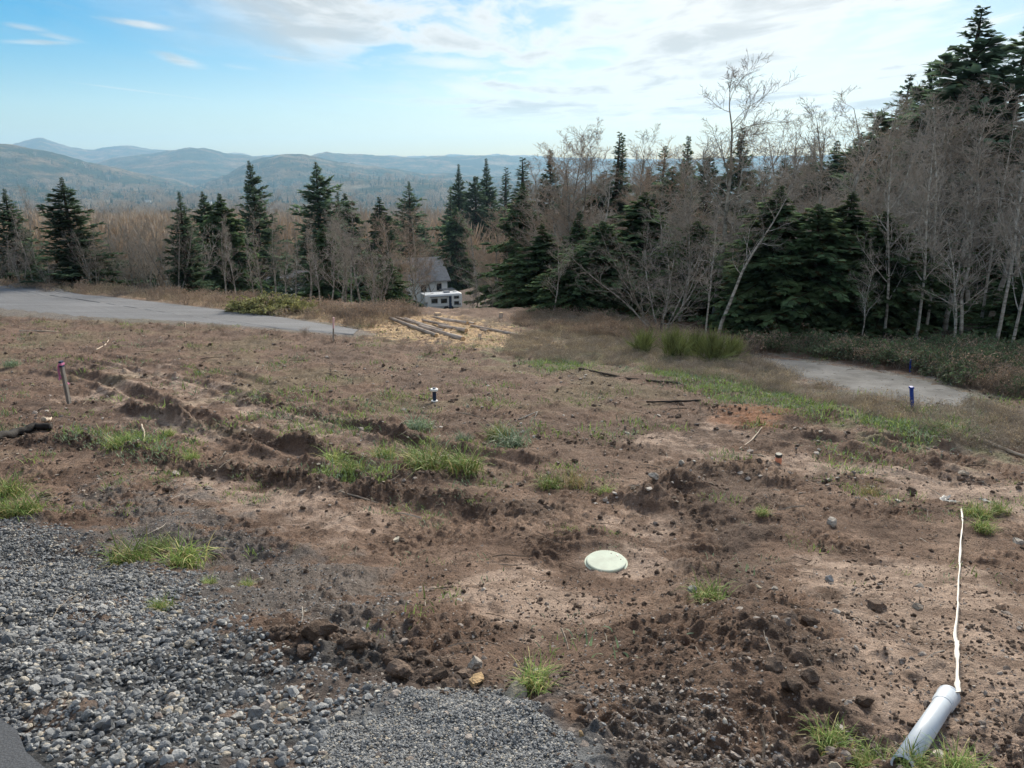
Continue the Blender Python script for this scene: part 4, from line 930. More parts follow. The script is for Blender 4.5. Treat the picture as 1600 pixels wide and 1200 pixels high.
row([('alder0', 480, 350, 47), ('alder1', 515, 340, 46, {'wide': .8}), ('alder0', 535, 330, 48), ('alder1', 562, 318, 45, {'wide': .9}), ('alder0', 580, 345, 46), ('red0', 605, 350, 75), ('red0', 640, 340, 90), ('red0', 655, 365, 80), ('alder2', 548, 360, 43, {'wide': .8}), ('alder2', 500, 370, 44, {'wide': .8}), ('fan1', 590, 390, 44), ('red0', 675, 375, 130), ('alder1', 530, 350, 52), ('red0', 625, 360, 85)],
    'bare brown tree', 'in the grove before the house roof', 'bare trees left of the house')
row([('red0', 745, 345, 130), ('red0', 768, 340, 100), ('red0', 785, 345, 70), ('alder1', 752, 420, 60), ('red0', 800, 300, 80), ('red0', 735, 370, 140), ('alder1', 765, 440, 48), ('alder0', 742, 450, 52)],
    'bare reddish tree', 'between cone-shaped cedar and dark wood', 'bare trees right of the house')
row([('alder0', 835, 270, 60), ('red0', 880, 250, 58), ('alder0', 895, 225, 52), ('red0', 910, 250, 50), ('alder1', 928, 232, 50), ('red0', 945, 230, 55), ('alder0', 985, 228, 50), ('red0', 1000, 262, 48), ('alder1', 860, 275, 52), ('red0', 975, 275, 45), ('alder0', 1010, 250, 55), ('alder2', 920, 270, 44)],
    'bare alder', 'in the crowns above the dark cedars', 'bare alders above the cedars')
row([('alder1', 1045, 255, 40), ('red0', 1060, 250, 45), ('alder0', 1080, 265, 36), ('alder1', 1095, 260, 38), ('alder0', 1150, 240, 42), ('alder1', 1180, 255, 40), ('red0', 1210, 215, 46), ('alder0', 1235, 205, 48), ('alder1', 1250, 225, 42), ('alder1', 1020, 290, 34), ('alder0', 1065, 310, 31), ('alder1', 1160, 300, 31), ('alder1', 1190, 290, 34)],
    'grey bare alder', 'round the leaning pale alder', 'bare alders round the leaning alder')
row([('alder0', 1275, 190, 42), ('alder1', 1298, 170, 40), ('red0', 1320, 200, 44), ('alder0', 1345, 175, 38), ('alder1', 1372, 200, 34), ('alder0', 1400, 190, 36), ('alder1', 1425, 175, 33), ('alder0', 1450, 180, 34), ('alder1', 1475, 160, 33), ('alder0', 1505, 160, 32), ('alder1', 1530, 165, 31), ('alder0', 1560, 170, 30), ('alder1', 1585, 180, 29), ('alder1', 1335, 300, 31), ('alder1', 1290, 300, 32), ('alder1', 1515, 260, 26, {'wide': .9}), ('alder1', 1440, 280, 28), ('alder0', 1258, 200, 38), ('alder2', 1310, 190, 36), ('alder2', 1360, 185, 40), ('alder0', 1388, 240, 30), ('alder2', 1490, 230, 28)],
    'twiggy bare alder', 'behind the white birches', 'bare alders behind the birches')

# ------------------------------------------------------------------ the far wood in the valley: one mass
def far_fir(name, seed):
    r = np.random.default_rng(seed); b = MB(); k = 7
    for j in range(6):
        z0 = .08 + j * .15; rad = .19 * (1 - j / 6.6) * r.uniform(.85, 1.15); th = np.arange(2 * k) * np.pi / k + r.uniform(0, 3)
        rr = np.where(np.arange(2 * k) % 2 == 0, rad, rad * .45) * r.uniform(.8, 1.2, 2 * k)
        V = np.vstack([np.stack([rr * np.cos(th), rr * np.sin(th), z0 - .04 * (rr > rad * .6)], -1), [[0, 0, z0 + .26]]]); q = np.arange(2 * k)
        b.add(V, np.stack([q, (q + 1) % (2 * k), np.full(2 * k, 2 * k)], -1))
    return b.mesh(name, [M['farfir']])
def far_bare(name, seed):
    r = np.random.default_rng(seed); b = TB(); n = 150
    d = unit(r.normal(size=(n, 3)) + [0, 0, .5]); p = d * (r.uniform(.2, .95, n) ** .6)[:, None] * [.30, .30, .40] + [0, 0, .55]
    b.kites(p, unit(d + [0, 0, .6]), unit(np.cross(d, r.normal(size=(n, 3)))), r.uniform(.08, .2, n), r.uniform(.005, .016, n), np.ones((n, 3)))
    b.tube(np.array([[0, 0, -.05], [0, 0, .6]]), [.02, .01], 4)
    for a in r.uniform(0, 6.28, 5): b.tube(np.array([[0, 0, .3], [.2 * math.cos(a), .2 * math.sin(a), .75]]), [.012, .004], 3, cap=False)
    return b.mesh(name, [M['fardec']])
FF = [far_fir('far_fir', k) for k in range(4)] + [far_bare('far_bare_tree', 20 + k) for k in range(4)]
nf = 26000
rr0 = np.concatenate([np.exp(rng.uniform(math.log(130), math.log(900), 11000)), np.exp(rng.uniform(math.log(700), math.log(5200), nf - 11000))])
aa = np.radians(rng.uniform(-41, 41, nf)); fx, fy = rr0 * np.sin(aa), rr0 * np.cos(aa)
patchn = fbm(fx / 120, fy / 120, 4, 501); field = fbm(fx / 260 + 3, fy / 260, 3, 511)
keep = (field < .42) & ~((rr0 < 150) & (np.abs(fx + 12) < 16)) & ~((rr0 < 105) & (fx > 0))
fx, fy, rr0, patchn = fx[keep], fy[keep], rr0[keep], patchn[keep]; n = len(fx)
con = rng.random(n) < .36 + .5 * np.clip(patchn, -.5, .6) + .30 * (rr0 < 600)
idx = np.where(con, rng.integers(0, 4, n), rng.integers(4, 8, n))
hh = np.where(con, rng.uniform(12, 27, n), rng.uniform(8, 16, n)) * np.where(rr0 < 250, .62, 1.0) * (1 + .5 * sstep(rr0, 350, 900))
lim = (rr0 * .185 - 2); hh = np.where(rr0 < 420, np.minimum(hh, np.maximum(4, (-rowr(330) * fy + base_drop(fx, fy)) * rng.uniform(.45, 1.0, n))), hh)
wdt = hh * np.where(con, 1.0, 1.05) * rng.uniform(.8, 1.2, n) * np.where(rr0 > 1500, 1.3, 1.0)
inv = np.where(idx < 4, idx, idx)
scatter('distant_wood', FF, np.stack([fx, fy, macro(fx, fy) - .3], -1), np.stack([0 * fx, 0 * fx, rng.uniform(0, 6.28, n)], -1), np.stack([wdt, wdt, hh], -1), inv, 'mixed conifer and bare brown wood filling the valley', 'wood')

# ------------------------------------------------------------------ brambles, weeds and grass cover
def clump(name, seed, stems, h, arch, leafs, scol, lcol, lsize, srad=.006, curl=.5):
    """tangle of arching stems with small leaves, about 1 m wide"""
    r = np.random.default_rng(seed); b = TB()
    for _ in range(stems):
        a, ln = r.uniform(0, 6.28), r.uniform(.5, 1.0) * arch; o = np.array([*r.uniform(-.4, .4, 2), -.03]); q = np.linspace(0, 1, 6)[:, None]
        z = h * r.uniform(.45, 1.1) * np.sin(q * np.pi * r.uniform(curl, .95)); pth = o + np.hstack([math.cos(a) * ln * q, math.sin(a) * ln * q, z]) + r.normal(0, .02, (6, 3))
        b.cur = tuple(np.array(scol) * r.uniform(.6, 1.4)); b.tube(pth, np.linspace(srad, srad * .5, 6), 3, cap=False)
        if leafs:
            n = leafs; t = r.uniform(.2, 1, n) * 5; k = np.minimum(t.astype(int), 4); p = pth[k] + (pth[k + 1] - pth[k]) * (t - k)[:, None]
            d = unit(r.normal(size=(n, 3)) + [0, 0, .2]); sd = unit(np.cross(d, r.normal(size=(n, 3)) + [0, 0, 2]))
            b.kites(p, d, sd, lsize * r.uniform(.6, 1.3, n), lsize * r.uniform(.25, .45, n), np.array(lcol) * r.uniform(.5, 1.5, (n, 1)))
    return b.mesh(name, [M['vcol']], col=True)
BRB = [clump('bramble_brown', 600 + k, 34, .75, .8, 5, (.31, .25, .205), (.34, .245, .17), .06) for k in range(3)]
BRG = [clump('bramble_green', 610 + k, 26, .7, .8, 12, (.18, .125, .095), (.085, .125, .065), .085) for k in range(3)]
DRY = [clump('dry_weed', 620 + k, 30, .45, .35, 2, (.50, .42, .31), (.42, .34, .22), .05, .004, .35) for k in range(3)]
GRY = [clump('grey_weed', 630 + k, 32, .45, .5, 3, (.38, .325, .275), (.28, .24, .18), .05, .0045, .5) for k in range(3)]
def cover(name, sets, Q, n, size, label, cat, fn=None, ymax=70):
    X, Y = sample(n, Q, fn, ymax=ymax); protos = [p for s, _ in sets for p in s]; nsel = np.cumsum([0] + [len(s) for s, _ in sets]); pr = np.array([q for _, q in sets], float)
    pick = rng.choice(len(sets), n, p=pr / pr.sum())[:len(X)]; idx = nsel[pick] + rng.integers(0, 3, len(X))
    s = rng.uniform(.6, 1.3, len(X)) * size
    return scatter(name, protos, np.stack([X, Y, height(X, Y)], -1), np.stack([rng.normal(0, .12, len(X)), rng.normal(0, .12, len(X)), rng.uniform(0, 6.28, len(X))], -1), np.stack([s, s, s * rng.uniform(.7, 1.3, len(X))], -1), idx, label, cat)
FAR_EDGE = poly((-260, 440), (0, 452), (158, 463), (317, 481), (443, 497), (560, 515))
clear = lambda X, Y: sstep(in_poly(X, Y, ROADP), .1, -.4) * sstep(in_poly(X, Y, TRACK), .1, -.2)
cover('bramble_verge', [(BRB, 6), (DRY, 4)], np.vstack([FAR_EDGE + [.1, .2], FAR_EDGE[::-1] + [1.6, 4.2]]), 1500, .62, 'rusty dead brambles along the far side of the road', 'brambles', clear)
cover('bramble_bank', [(BRB, 7), (BRG, 3)], poly((1165, 552), (1230, 556), (1330, 564), (1430, 580), (1500, 598), (1620, 596), (1640, 560), (1500, 553), (1380, 545), (1250, 543), (1180, 546)), 430, .62, 'bank of red-brown and green brambles under the birches', 'brambles', lambda X, Y: clear(X, Y) * (.25 + .75 * sstep(fbm(X * .6, Y * .6, 3, 241), -.25, .25)))
cover('bramble_mat', [(BRG, 6), (BRB, 2)], poly((1480, 592), (1540, 586), (1700, 590), (1720, 625), (1600, 622), (1510, 608)), 200, .5, 'low green bramble mat at the right edge beside the track', 'brambles', clear)
cover('slash_brush', [(GRY, 6), (BRB, 3), (DRY, 2)], poly((800, 502), (830, 492), (900, 494), (1000, 506), (1100, 528), (1160, 548), (1080, 552), (980, 536), (910, 534), (850, 518)), 900, .48, 'grey-brown dead brush in front of the dark cedars', 'brush', lambda X, Y: clear(X, Y) * (.15 + .85 * sstep(fbm(X * .5, Y * .5, 3, 231), -.2, .3)))
cover('thicket_brush', [(GRY, 6), (BRB, 4)], poly((520, 496), (560, 488), (620, 486), (645, 488), (648, 494), (620, 496), (560, 498)), 200, .6, 'grey brush heaped under the bare trees left of the trailer', 'brush', clear)
cover('dry_weeds', [(DRY, 5), (GRY, 4)], STRAW, 1700, .38, 'dry straw and grey weeds along the track side of the field', 'weeds', lambda X, Y: clear(X, Y) * (.35 + .65 * sstep(fbm(X * .9, Y * .9, 3, 211), -.2, .3)))
cover('edge_weeds', [(DRY, 3), (GRY, 3), (BRB, 1)], poly((-100, 505), (0, 495), (158, 502), (317, 509), (545, 526), (700, 540), (900, 552), (800, 566), (600, 545), (300, 520), (0, 508)), 170, .24, 'thin dead weeds along the near side of the road', 'weeds', clear)
def grass_mesh(name, seed, n, h, spread, cols, droop=.9, width=.006):
    r = np.random.default_rng(seed); V, Fq, C = [], [], []; m = 5
    for i in range(n):
        a = r.uniform(0, 6.28); o = np.array([*(np.clip(r.normal(0, .26 * spread, 2), -.5 * spread, .5 * spread)), 0]); ln = h * r.uniform(.45, 1.15); dr = droop * r.uniform(.3, 1.3); q = np.linspace(0, 1, m)
        out = np.array([math.cos(a), math.sin(a), 0]); th = dr * q ** 1.3 * 1.5 + r.uniform(.05, .35); seg = ln / (m - 1)
        pth = np.zeros((m, 3)); pth[0] = o
        for k in range(1, m): pth[k] = pth[k - 1] + seg * (out * math.sin(th[k]) + np.array([0, 0, math.cos(th[k])]))
        sd = np.array([-math.sin(a), math.cos(a), 0]) + r.normal(0, .3, 3); sd /= np.linalg.norm(sd); wd = width * r.uniform(.7, 1.4) * (1 - q ** 2.2)[:, None] + .0004
        b0 = len(V) * 2 * m; V.append(np.stack([pth - sd * wd, pth + sd * wd], 1).reshape(-1, 3)); C.append(np.tile(np.array(cols[r.choice(len(cols), p=[.45, .27, .28][:len(cols)] if len(cols) == 3 else None)]) * r.uniform(.7, 1.3), (2 * m, 1)))
        k = np.arange(m - 1) * 2 + b0; Fq.append(np.stack([k, k + 1, k + 3, k + 2], -1))
    return mk_mesh(name, np.vstack(V), np.vstack(Fq), [M['vcol']], attrs={'col': np.vstack(C)})
GREEN = [(.16, .24, .065), (.25, .33, .10), (.42, .37, .17)]; BLUEG = [(.16, .23, .13), (.22, .29, .19), (.30, .32, .22)]; STRAWC = [(.42, .34, .18), (.33, .26, .13), (.20, .22, .07)]
TUFT = [grass_mesh('grass_blades', 700 + k, 170, .40, .34, GREEN, 1.3, .005) for k in range(3)]
TUFTB = [grass_mesh('grass_blades', 710 + k, 170, .32, .34, BLUEG, 1.4, .005) for k in range(2)]
TUFTS = [grass_mesh('straw_blades', 720 + k, 110, .32, .35, STRAWC, .8, .0035) for k in range(2)]
TINY = [grass_mesh('small_blades', 730 + k, 16, .085, .35, GREEN[:2], .9, .0035) for k in range(3)] + [grass_mesh('small_blades', 740 + k, 16, .07, .4, BLUEG, 1.1, .004) for k in range(2)]
def grassf(X, Y): return off_things(X, Y) * sstep(fbm(X * .7, Y * .7, 3, 221), .12, .5) * (.06 + .94 * sstep(Y, 6, 9)) * (1 - .97 * (in_poly(X, Y, GRAV) > -.05)) * sstep(in_poly(X, Y, TRACK), .1, -.2)
X, Y = sample(1300, None, grassf, 2.0, 30, bias=.5); s = rng.uniform(.5, 1.5, len(X)) * np.where(Y > 10, 1.3, .8)
scatter('sparse_grass', TINY, np.stack([X, Y, height(X, Y)], -1), np.stack([0 * X, 0 * X, rng.uniform(0, 6.28, len(X))], -1), s, rng.integers(0, 5, len(X)), 'thin new grass sprouting in patches across the soil', 'grass')
zones = [(poly((640, 740), (600, 715), (420, 690), (400, 620), (480, 600), (700, 640), (690, 690)), 120), (poly((790, 568), (870, 560), (940, 575), (860, 582)), 130), (poly((1000, 570), (1150, 590), (1320, 650), (1250, 660), (1080, 610)), 480), (poly((1340, 660), (1450, 670), (1520, 690), (1430, 695)), 160), (poly((80, 690), (200, 680), (320, 730), (200, 715)), 110), (poly((480, 740), (600, 720), (640, 750), (520, 760)), 60)]
xs, ys = zip(*[sample(k, Q, off_things) for Q, k in zones]); X, Y = np.concatenate(xs), np.concatenate(ys)
scatter('grass_patches', TINY, np.stack([X, Y, height(X, Y)], -1), np.stack([0 * X, 0 * X, rng.uniform(0, 6.28, len(X))], -1), rng.uniform(.8, 1.9, len(X)), rng.integers(0, 5, len(X)), 'low green grass patches between ruts and beside the weeds', 'grass')

# ------------------------------------------------------------------ grass tufts one can point at
def ground_obj(name, me, x, y, size, label, cat, group=None, dz=0.0, rz=None, sq=1.0, rot=None):
    p = G(x, y); o = ob(name, me, None, (p.x, p.y, p.z + dz)); o.scale = (size, size * sq, size)
    o.rotation_euler = rot or (0, 0, rng.uniform(0, 6.28) if rz is None else rz)
    return tag(o, label, cat, group)
GT = 'grass tufts on the soil'
for me, x, y, s, lab in [
    (TUFT[0], 205, 885, .95, 'bright grass tuft on gravel, left one of the pair at the slope top'), (TUFT[1], 290, 885, .95, 'bright grass tuft on gravel, right one of the pair at the slope top'), (TUFT[2], 250, 870, .6, 'small grass tuft behind the pair on the gravel'),
    (TUFT[1], 15, 775, 1.1, 'green grass tuft at the left edge above the gravel'), (TUFT[2], 40, 808, 1.0, 'lower grass tuft at the left edge above the gravel'), (TUFT[0], 5, 805, .9, 'grass tuft cut by the left edge'),
    (TUFT[0], 680, 738, 1.55, 'large lush green tuft in the middle of the field'), (TUFT[1], 728, 742, 1.25, 'right half of the lush green grass clump in mid field'), (TUFT[2], 650, 728, 1.1, 'left shoulder of the lush green grass clump'),
    (TUFTB[0], 800, 695, 1.5, 'grey-green drooping tuft behind the lush clump'), (TUFT[1], 778, 682, 1.1, 'yellow-green tuft at the back of the drooping one'), (TUFTB[1], 652, 672, 1.2, 'frosty grey tuft at the end of the rut ridge'), (TUFTB[0], 722, 690, .7, 'small frosty grey tuft between the larger clumps'),
    (TUFT[0], 525, 718, 1.0, 'dark green tuft at the front of the rut ridge'), (TUFT[2], 600, 715, .9, 'pale green tuft left of the lush clump'), (TUFT[0], 860, 765, .8, 'green half of the tuft with dry straw, below the drooping one'), (TUFTS[0], 895, 760, 1.05, 'dry straw tuft with upright stalks right of the lush clump'),
    (TUFTS[1], 1357, 775, .65, 'flattened straw tuft on the right of the field'), (TUFT[0], 1530, 806, .75, 'green tuft near the top of the white tape'), (TUFT[1], 1535, 828, .55, 'smaller tuft just below the one near the tape'), (TUFT[2], 1560, 800, .5, 'rightmost of three tufts near the tape'),
    (TUFT[1], 835, 1085, .36, 'grass tuft at the edge of the fine gravel'), (TUFT[0], 1105, 955, .48, 'bright tuft on the bank right of the round lid'), (TUFT[2], 1300, 1150, .3, 'tuft at the foot of the clod bank'), (TUFT[1], 1425, 1203, .26, 'grass in front of the white pipe end'), (TUFT[0], 1360, 1180, .24, 'grass left of the white pipe end'), (TUFT[2], 1500, 1192, .3, 'grass tuft right of the white pipe at the bottom'), (TUFT[0], 1535, 1200, .26, 'grass tuft in the bottom right corner'),
    (TUFT[1], 328, 912, .25, 'tiny yellow tuft below the pair on the gravel'), (TUFT[2], 252, 958, .28, 'tiny tuft of thin blades alone on the gravel'), (TUFT[0], 385, 915, .25, 'tiny green sprout at the soil edge of the gravel'), (TUFT[2], 185, 707, .8, 'yellow-green tuft on the left berm'), (TUFT[1], 262, 678, .6, 'green tuft in the left rut'), (TUFT[0], 300, 720, .6, 'green tuft at the right end of the left berm'), (TUFT[2], 550, 742, .8, 'low green tuft before the rut ridge'),
    (TUFTB[1], 20, 575, 1.0, 'grey-green tuft at the left edge behind the stake'), (TUFT[2], 1190, 815, .35, 'leafy green sprout on the dark mound'), (TUFT[1], 945, 775, .5, 'small tuft right of the dry straw tuft')]:
    ground_obj('grass_tuft', me, x, y, s * 1.0, lab, 'grass', GT, -.01)

# ------------------------------------------------------------------ stones one can point at
def rock(x, y, px, col, lab, seed, sq=.75, rz=None, flat=1.0):
    mt = mat('rock_' + str(seed), col, rough=.85, spec=.25, var=.4, nscale=3.5, bump=.8, bscale=7)
    p = G(x, y); sz = px / F * depth(*p); me = stone_mesh('rock', seed, mt, flat=flat * 1.2, sub=3)
    o = ob('rock', me, None, (p.x, p.y, p.z + sz * .16)); o.scale = (sz, sz, sz); o.rotation_euler = (rng.normal(0, .15), rng.normal(0, .15), rng.uniform(0, 6.28) if rz is None else rz)
    tag(o, lab, 'rock', 'rocks lying on the soil and gravel')
TAN, GREY, PALE, BRN = (.42, .29, .16), (.20, .205, .21), (.36, .32, .28), (.15, .105, .08)
for k, (x, y, px, c, lab) in enumerate([
    (742, 1060, 40, TAN, 'orange-tan rock at the top edge of the fine gravel'), (742, 1038, 34, PALE, 'pale flat rock just behind the orange-tan one'), (805, 1092, 44, (.30, .27, .22), 'half-buried grey-tan rock on the fine gravel'),
    (397, 1105, 34, GREY, 'large grey rock in the coarse gravel'), (403, 1135, 28, (.30, .30, .30), 'pale grey rock below the largest gravel rock'), (422, 1128, 20, TAN, 'small tan rock in the coarse gravel'), (300, 1032, 26, (.30, .26, .21), 'tan-grey rock in the middle of the gravel'), (268, 1093, 22, PALE, 'cream stone low in the gravel'),
    (392, 1060, 24, GREY, 'grey rock near the soil edge of the gravel'), (455, 1120, 24, PALE, 'round pale rock at the left of the fine gravel'), (570, 1140, 24, GREY, 'grey angular rock on the fine gravel border'), (18, 1010, 30, GREY, 'long flat grey stone at the left edge'),
    (1298, 825, 22, PALE, 'pale upright stone on the right of the field'), (1210, 930, 16, PALE, 'pale pebble pair member on the bank right of the lid'), (1183, 928, 16, (.40, .34, .26), 'cream pebble left of the pale one on the bank'), (1296, 905, 16, (.33, .34, .35), 'bluish flat stone right of the bank'), (1303, 983, 14, (.5, .47, .43), 'whitish small stone in the clay below the bank'), (1432, 957, 18, (.38, .32, .26), 'tan stone left of the white tape'), (1438, 912, 16, PALE, 'flat stone beside the white tape'),
    (1080, 930, 18, GREY, 'grey stone stuck in the bank below the lid'), (1505, 745, 16, (.36, .30, .24), 'tan stone on the rutted soil at the right'), (1020, 765, 18, PALE, 'pale stone at the left foot of the mound'), (1065, 740, 12, PALE, 'pink-pale stone high on the mound'), (1590, 845, 22, PALE, 'cream rock at the right edge'), (1562, 952, 22, (.40, .28, .20), 'orange-brown stone at the right of the tape'), (1310, 1190, 30, (.40, .34, .26), 'tan rock at the bottom of the gravel slope'), (908, 1175, 16, TAN, 'tan pebble at the right border of the fine gravel'), (620, 843, 14, (.5, .45, .36), 'cream pebble on the brown slope')]):
    rock(x, y, px, c, lab, 900 + k)
for k, (x, y, px, lab) in enumerate([(500, 1015, 62, 'large crusted soil clod on top of the gravel edge'), (560, 1030, 50, 'second large soil clod right of the crusted one'), (628, 1050, 50, 'soil clod in the middle of the dark clod heap'), (685, 1055, 40, 'rounded soil clod at the right of the dark heap'), (1245, 1050, 48, 'large brown clod in the heap on the right bank'), (1228, 1000, 36, 'brown clod upslope of the bank heap'), (1260, 1000, 34, 'yellow-brown clod lying apart on the clay'), (1235, 1100, 46, 'dark clod at the bottom of the bank heap'), (1262, 1080, 40, 'clod on the right side of the bank heap'), (1205, 1080, 40, 'clod on the left side of the bank heap'), (1370, 955, 42, 'crumbly clod cluster on the clay right of the bank'), (1350, 1100, 34, 'lone dark clod near the white pipe')]):
    p = G(x, y); sz = px / F * depth(*p); o = ob('soil_clod', CS[k % 5], None, (p.x, p.y, p.z + sz * .14)); sz *= .8; o.scale = (sz, sz, sz * .85); o.rotation_euler = tuple(rrot(1, .5)[0]); tag(o, lab, 'soil clod', 'large soil clods')

# ------------------------------------------------------------------ round lid
def disc_profile(): return [(0, .03), (.176, .03), (.186, .026), (.189, .018), (.189, -.06)]
p = G(947, 880); lid = empty('round_lid', (p.x, p.y, p.z - .004), (R(2), R(-1), 0)); tag(lid, 'pale green round access lid set in the brown soil', 'lid')
b = MB(); b.lathe(disc_profile(), 64); ob('cover_plate', b.mesh('cover_plate', [M['lid']], smooth=False), lid)
b = MB(); b.lathe([(.189, -.07), (.205, -.07), (.205, .006), (.189, .006)], 48); ob('riser_rim', b.mesh('riser_rim', [M['lid']]), lid)
for a, rr1, big in ((62, .135, 0), (34, .142, 1), (4, .140, 0)):
    c = (rr1 * math.cos(R(a)), rr1 * math.sin(R(a)), 0)
    b = MB(); b.lathe([(.0, .0312), (.011 if big else .0075, .0312), (.0105 if big else .007, .027)], 16, Matrix.Translation(c)); h = ob('bolt_hole', b.mesh('bolt_hole', [M['dark']]), lid)
    if big: b = MB(); b.lathe([(0, .0345), (.0055, .0345), (.0065, .031)], 12, Matrix.Translation(c)); ob('bolt_head', b.mesh('bolt_head', [M['steel']]), h)

# ------------------------------------------------------------------ white pipe with bell end, and the tape
A = G(1481, 1092); B = G(1416, 1190); r_p = .031
A = A + Vector((0, 0, r_p + .012)); B = B + Vector((0, 0, r_p + .008)); ax = (A - B); Lp = ax.length; Mx = Matrix.Translation(B) @ ax.to_track_quat('Z', 'Y').to_matrix().to_4x4()
pipe = empty('white_pipe', (0, 0, 0)); pipe.matrix_world = Mx; tag(pipe, 'white plastic drain pipe with a wider bell end lying on the clay', 'pipe')
b = MB(); b.lathe([(r_p - .006, -.06), (r_p, -.06), (r_p, Lp - .13)], 40); ob('barrel', b.mesh('barrel', [M['pvc']], smooth=True), pipe)
b = MB(); b.lathe([(r_p - .0005, Lp - .13), (r_p + .002, Lp - .128), (r_p + .0055, Lp - .105), (r_p + .006, Lp - .012), (r_p + .008, Lp - .008), (r_p + .008, Lp), (r_p + .003, Lp), (r_p + .002, Lp - .1), (r_p - .006, Lp - .105), (r_p - .006, -.06)], 40); ob('bell_end', b.mesh('bell_end', [M['pvc']], smooth=False), pipe)
tp = [G(x, y) + Vector((0, 0, .02 + (.03 if k == 0 else 0))) for k, (x, y) in enumerate([(1494, 1096), (1492, 1078), (1491, 1050), (1493, 990), (1495, 940), (1498, 890), (1500, 850), (1503, 822), (1501, 800)])]
tpa = np.array([v[:] for v in tp]); q = np.linspace(0, len(tpa) - 1, 90); pth = np.stack([np.interp(q, np.arange(len(tpa)), tpa[:, k]) for k in range(3)], -1)
pth[:, 0] += .003 * fbm(q * 1.7, 0 * q, 2, 5); tw = q * 1.15 + .8 * fbm(q * .8, 0 * q, 2, 6); hw = .016 * (.75 + .35 * noise2(q * 2.1, 0 * q, 7))
sd = np.stack([np.abs(np.cos(tw)) * .55 + .45, 0 * tw, np.sin(tw) * .5], -1) * hw[:, None] * .85; pth[:, 2] = np.maximum(pth[:, 2], height(pth[:, 0], pth[:, 1]) + .012) + .012 + np.abs(sd[:, 2])
V = np.stack([pth - sd, pth + sd, pth + sd + [0, 0, .004], pth - sd + [0, 0, .004]], 1).reshape(-1, 3); k = np.arange(89)[:, None] * 4
f = np.vstack([np.hstack([k + a, k + (a + 1) % 4, k + 4 + (a + 1) % 4, k + 4 + a]) for a in range(4)])
tag(ob('white_tape', mk_mesh('white_tape', V, f, [M['tape']], smooth=True)), 'long twisted white tape running from the pipe mouth up the soil', 'tape')
def scrap(x, y, px, seed, lab):
    p = G(x, y); sz = px / F * depth(*p); g = np.linspace(-.5, .5, 9); gx, gy = np.meshgrid(g, g * .35); z = .12 * fbm(gx.ravel() * 3 + seed, gy.ravel() * 6, 3, seed) + .10
    V = np.stack([gx.ravel(), gy.ravel(), z], -1); V = np.vstack([V, V - [0, 0, .02]]); i = (np.arange(8)[:, None] * 9 + np.arange(8)[None]).ravel(); f = np.stack([i, i + 1, i + 10, i + 9], -1)
    o = ob('plastic_scrap', mk_mesh('plastic_scrap', V, np.vstack([f, f[:, ::-1] + 81]), [M['tape']]), None, p); o.scale = (sz,) * 3; o.rotation_euler = (0, 0, seed * .7); tag(o, lab, 'scrap', 'white plastic scraps')
scrap(1476, 775, 26, 1, 'white plastic scrap lying above the tape end'); scrap(1484, 789, 16, 4, 'small white scrap just below the larger one'); scrap(1541, 783, 20, 3, 'white scrap right of the tape end'); scrap(1317, 632, 14, 5, 'white scrap among the dry weeds near the track')

# ------------------------------------------------------------------ stakes and posts
def stake(name, x0, y0, x1, y1, wpx, parts, lab, group=None, thick=.6):
    """a squared post from its foot pixel to its top pixel; parts: (name, from, to, material, width factor)"""
    p = G(x0, y0); d0 = depth(*p); h = -rowr(y1) * p.y - p.z; top = Vector(((x1 - CX) / F * depth(p.x, p.y, p.z + h), p.y, p.z + h)); wd = wpx / F * d0
    ax = top - p; Lh = ax.length; o = empty(name, p); o.rotation_mode = 'QUATERNION'; o.rotation_quaternion = ax.to_track_quat('Z', 'Y'); tag(o, lab, name.split('_')[-1], group)
    for nm, a, c, mt, wf in parts:
        b = MB(); b.box((0, 0, (a + c) / 2 * Lh), (wd * wf, wd * wf * thick, (c - a) * Lh), bev=wd * .08); ob(nm, b.mesh(nm, [M[mt]]), o)
    return o, Lh, wd
o, Lh, wd = stake('survey_stake', 108, 630, 95, 564, 6.5, [('shaft', -.15, .86, 'wood_grey', 1.0), ('painted_top', .86, 1.0, 'navy', 1.12)], 'leaning grey wooden stake with pink ribbon at the left')
for nm, pts in (('ribbon_tail', [(0.2, .93), (.9, .80), (.6, .66), (-.7, .52), (-2.2, .40)]), ('ribbon_end', [(.5, .93), (.75, .78), (.8, .66), (1.2, .58)])):
    pa = np.array([(a * wd, -wd * .45, c * Lh) for a, c in pts]); ww = wd * .28; V = np.stack([pa - [ww, 0, 0], pa + [ww, .0, 0], pa + [ww, -.004, 0], pa - [ww, .004, 0]], 1).reshape(-1, 3); k = np.arange(len(pa) - 1)[:, None] * 4
    ob(nm, mk_mesh(nm, V, np.vstack([np.hstack([k + a, k + (a + 1) % 4, k + 4 + (a + 1) % 4, k + 4 + a]) for a in range(4)]), [M['pink']]), o)
b = MB(); b.box((0, 0, .93 * Lh), (wd * 1.22, wd * .8, .05 * Lh), bev=.002); ob('ribbon_knot', b.mesh('ribbon_knot', [M['pink']]), o)
stake('survey_stake', 521, 534, 521, 496, 3.2, [('shaft', -.15, .55, 'wood_grey', 1.0), ('painted_top', .55, 1.0, 'pinkpaint', 1.1)], 'thin stake with pale pink top beside the road end')
stake('blue_stake', 1425, 638, 1424, 604, 6.0, [('shaft', -.15, .9, 'blue', 1.0), ('cap', .9, 1.0, 'blue', 1.35)], 'blue stake standing in the dry weeds before the track', 'blue stakes')
stake('blue_stake', 1422, 580, 1423, 562, 2.6, [('shaft', -.15, 1.0, 'blue', 1.0)], 'faded blue stake in front of the bramble bank', 'blue stakes')
stake('white_stub', 289, 514, 289, 504, 3.0, [('shaft', -.2, 1.0, 'wood_pale', 1.0)], 'short pale stub in the soil below the road')
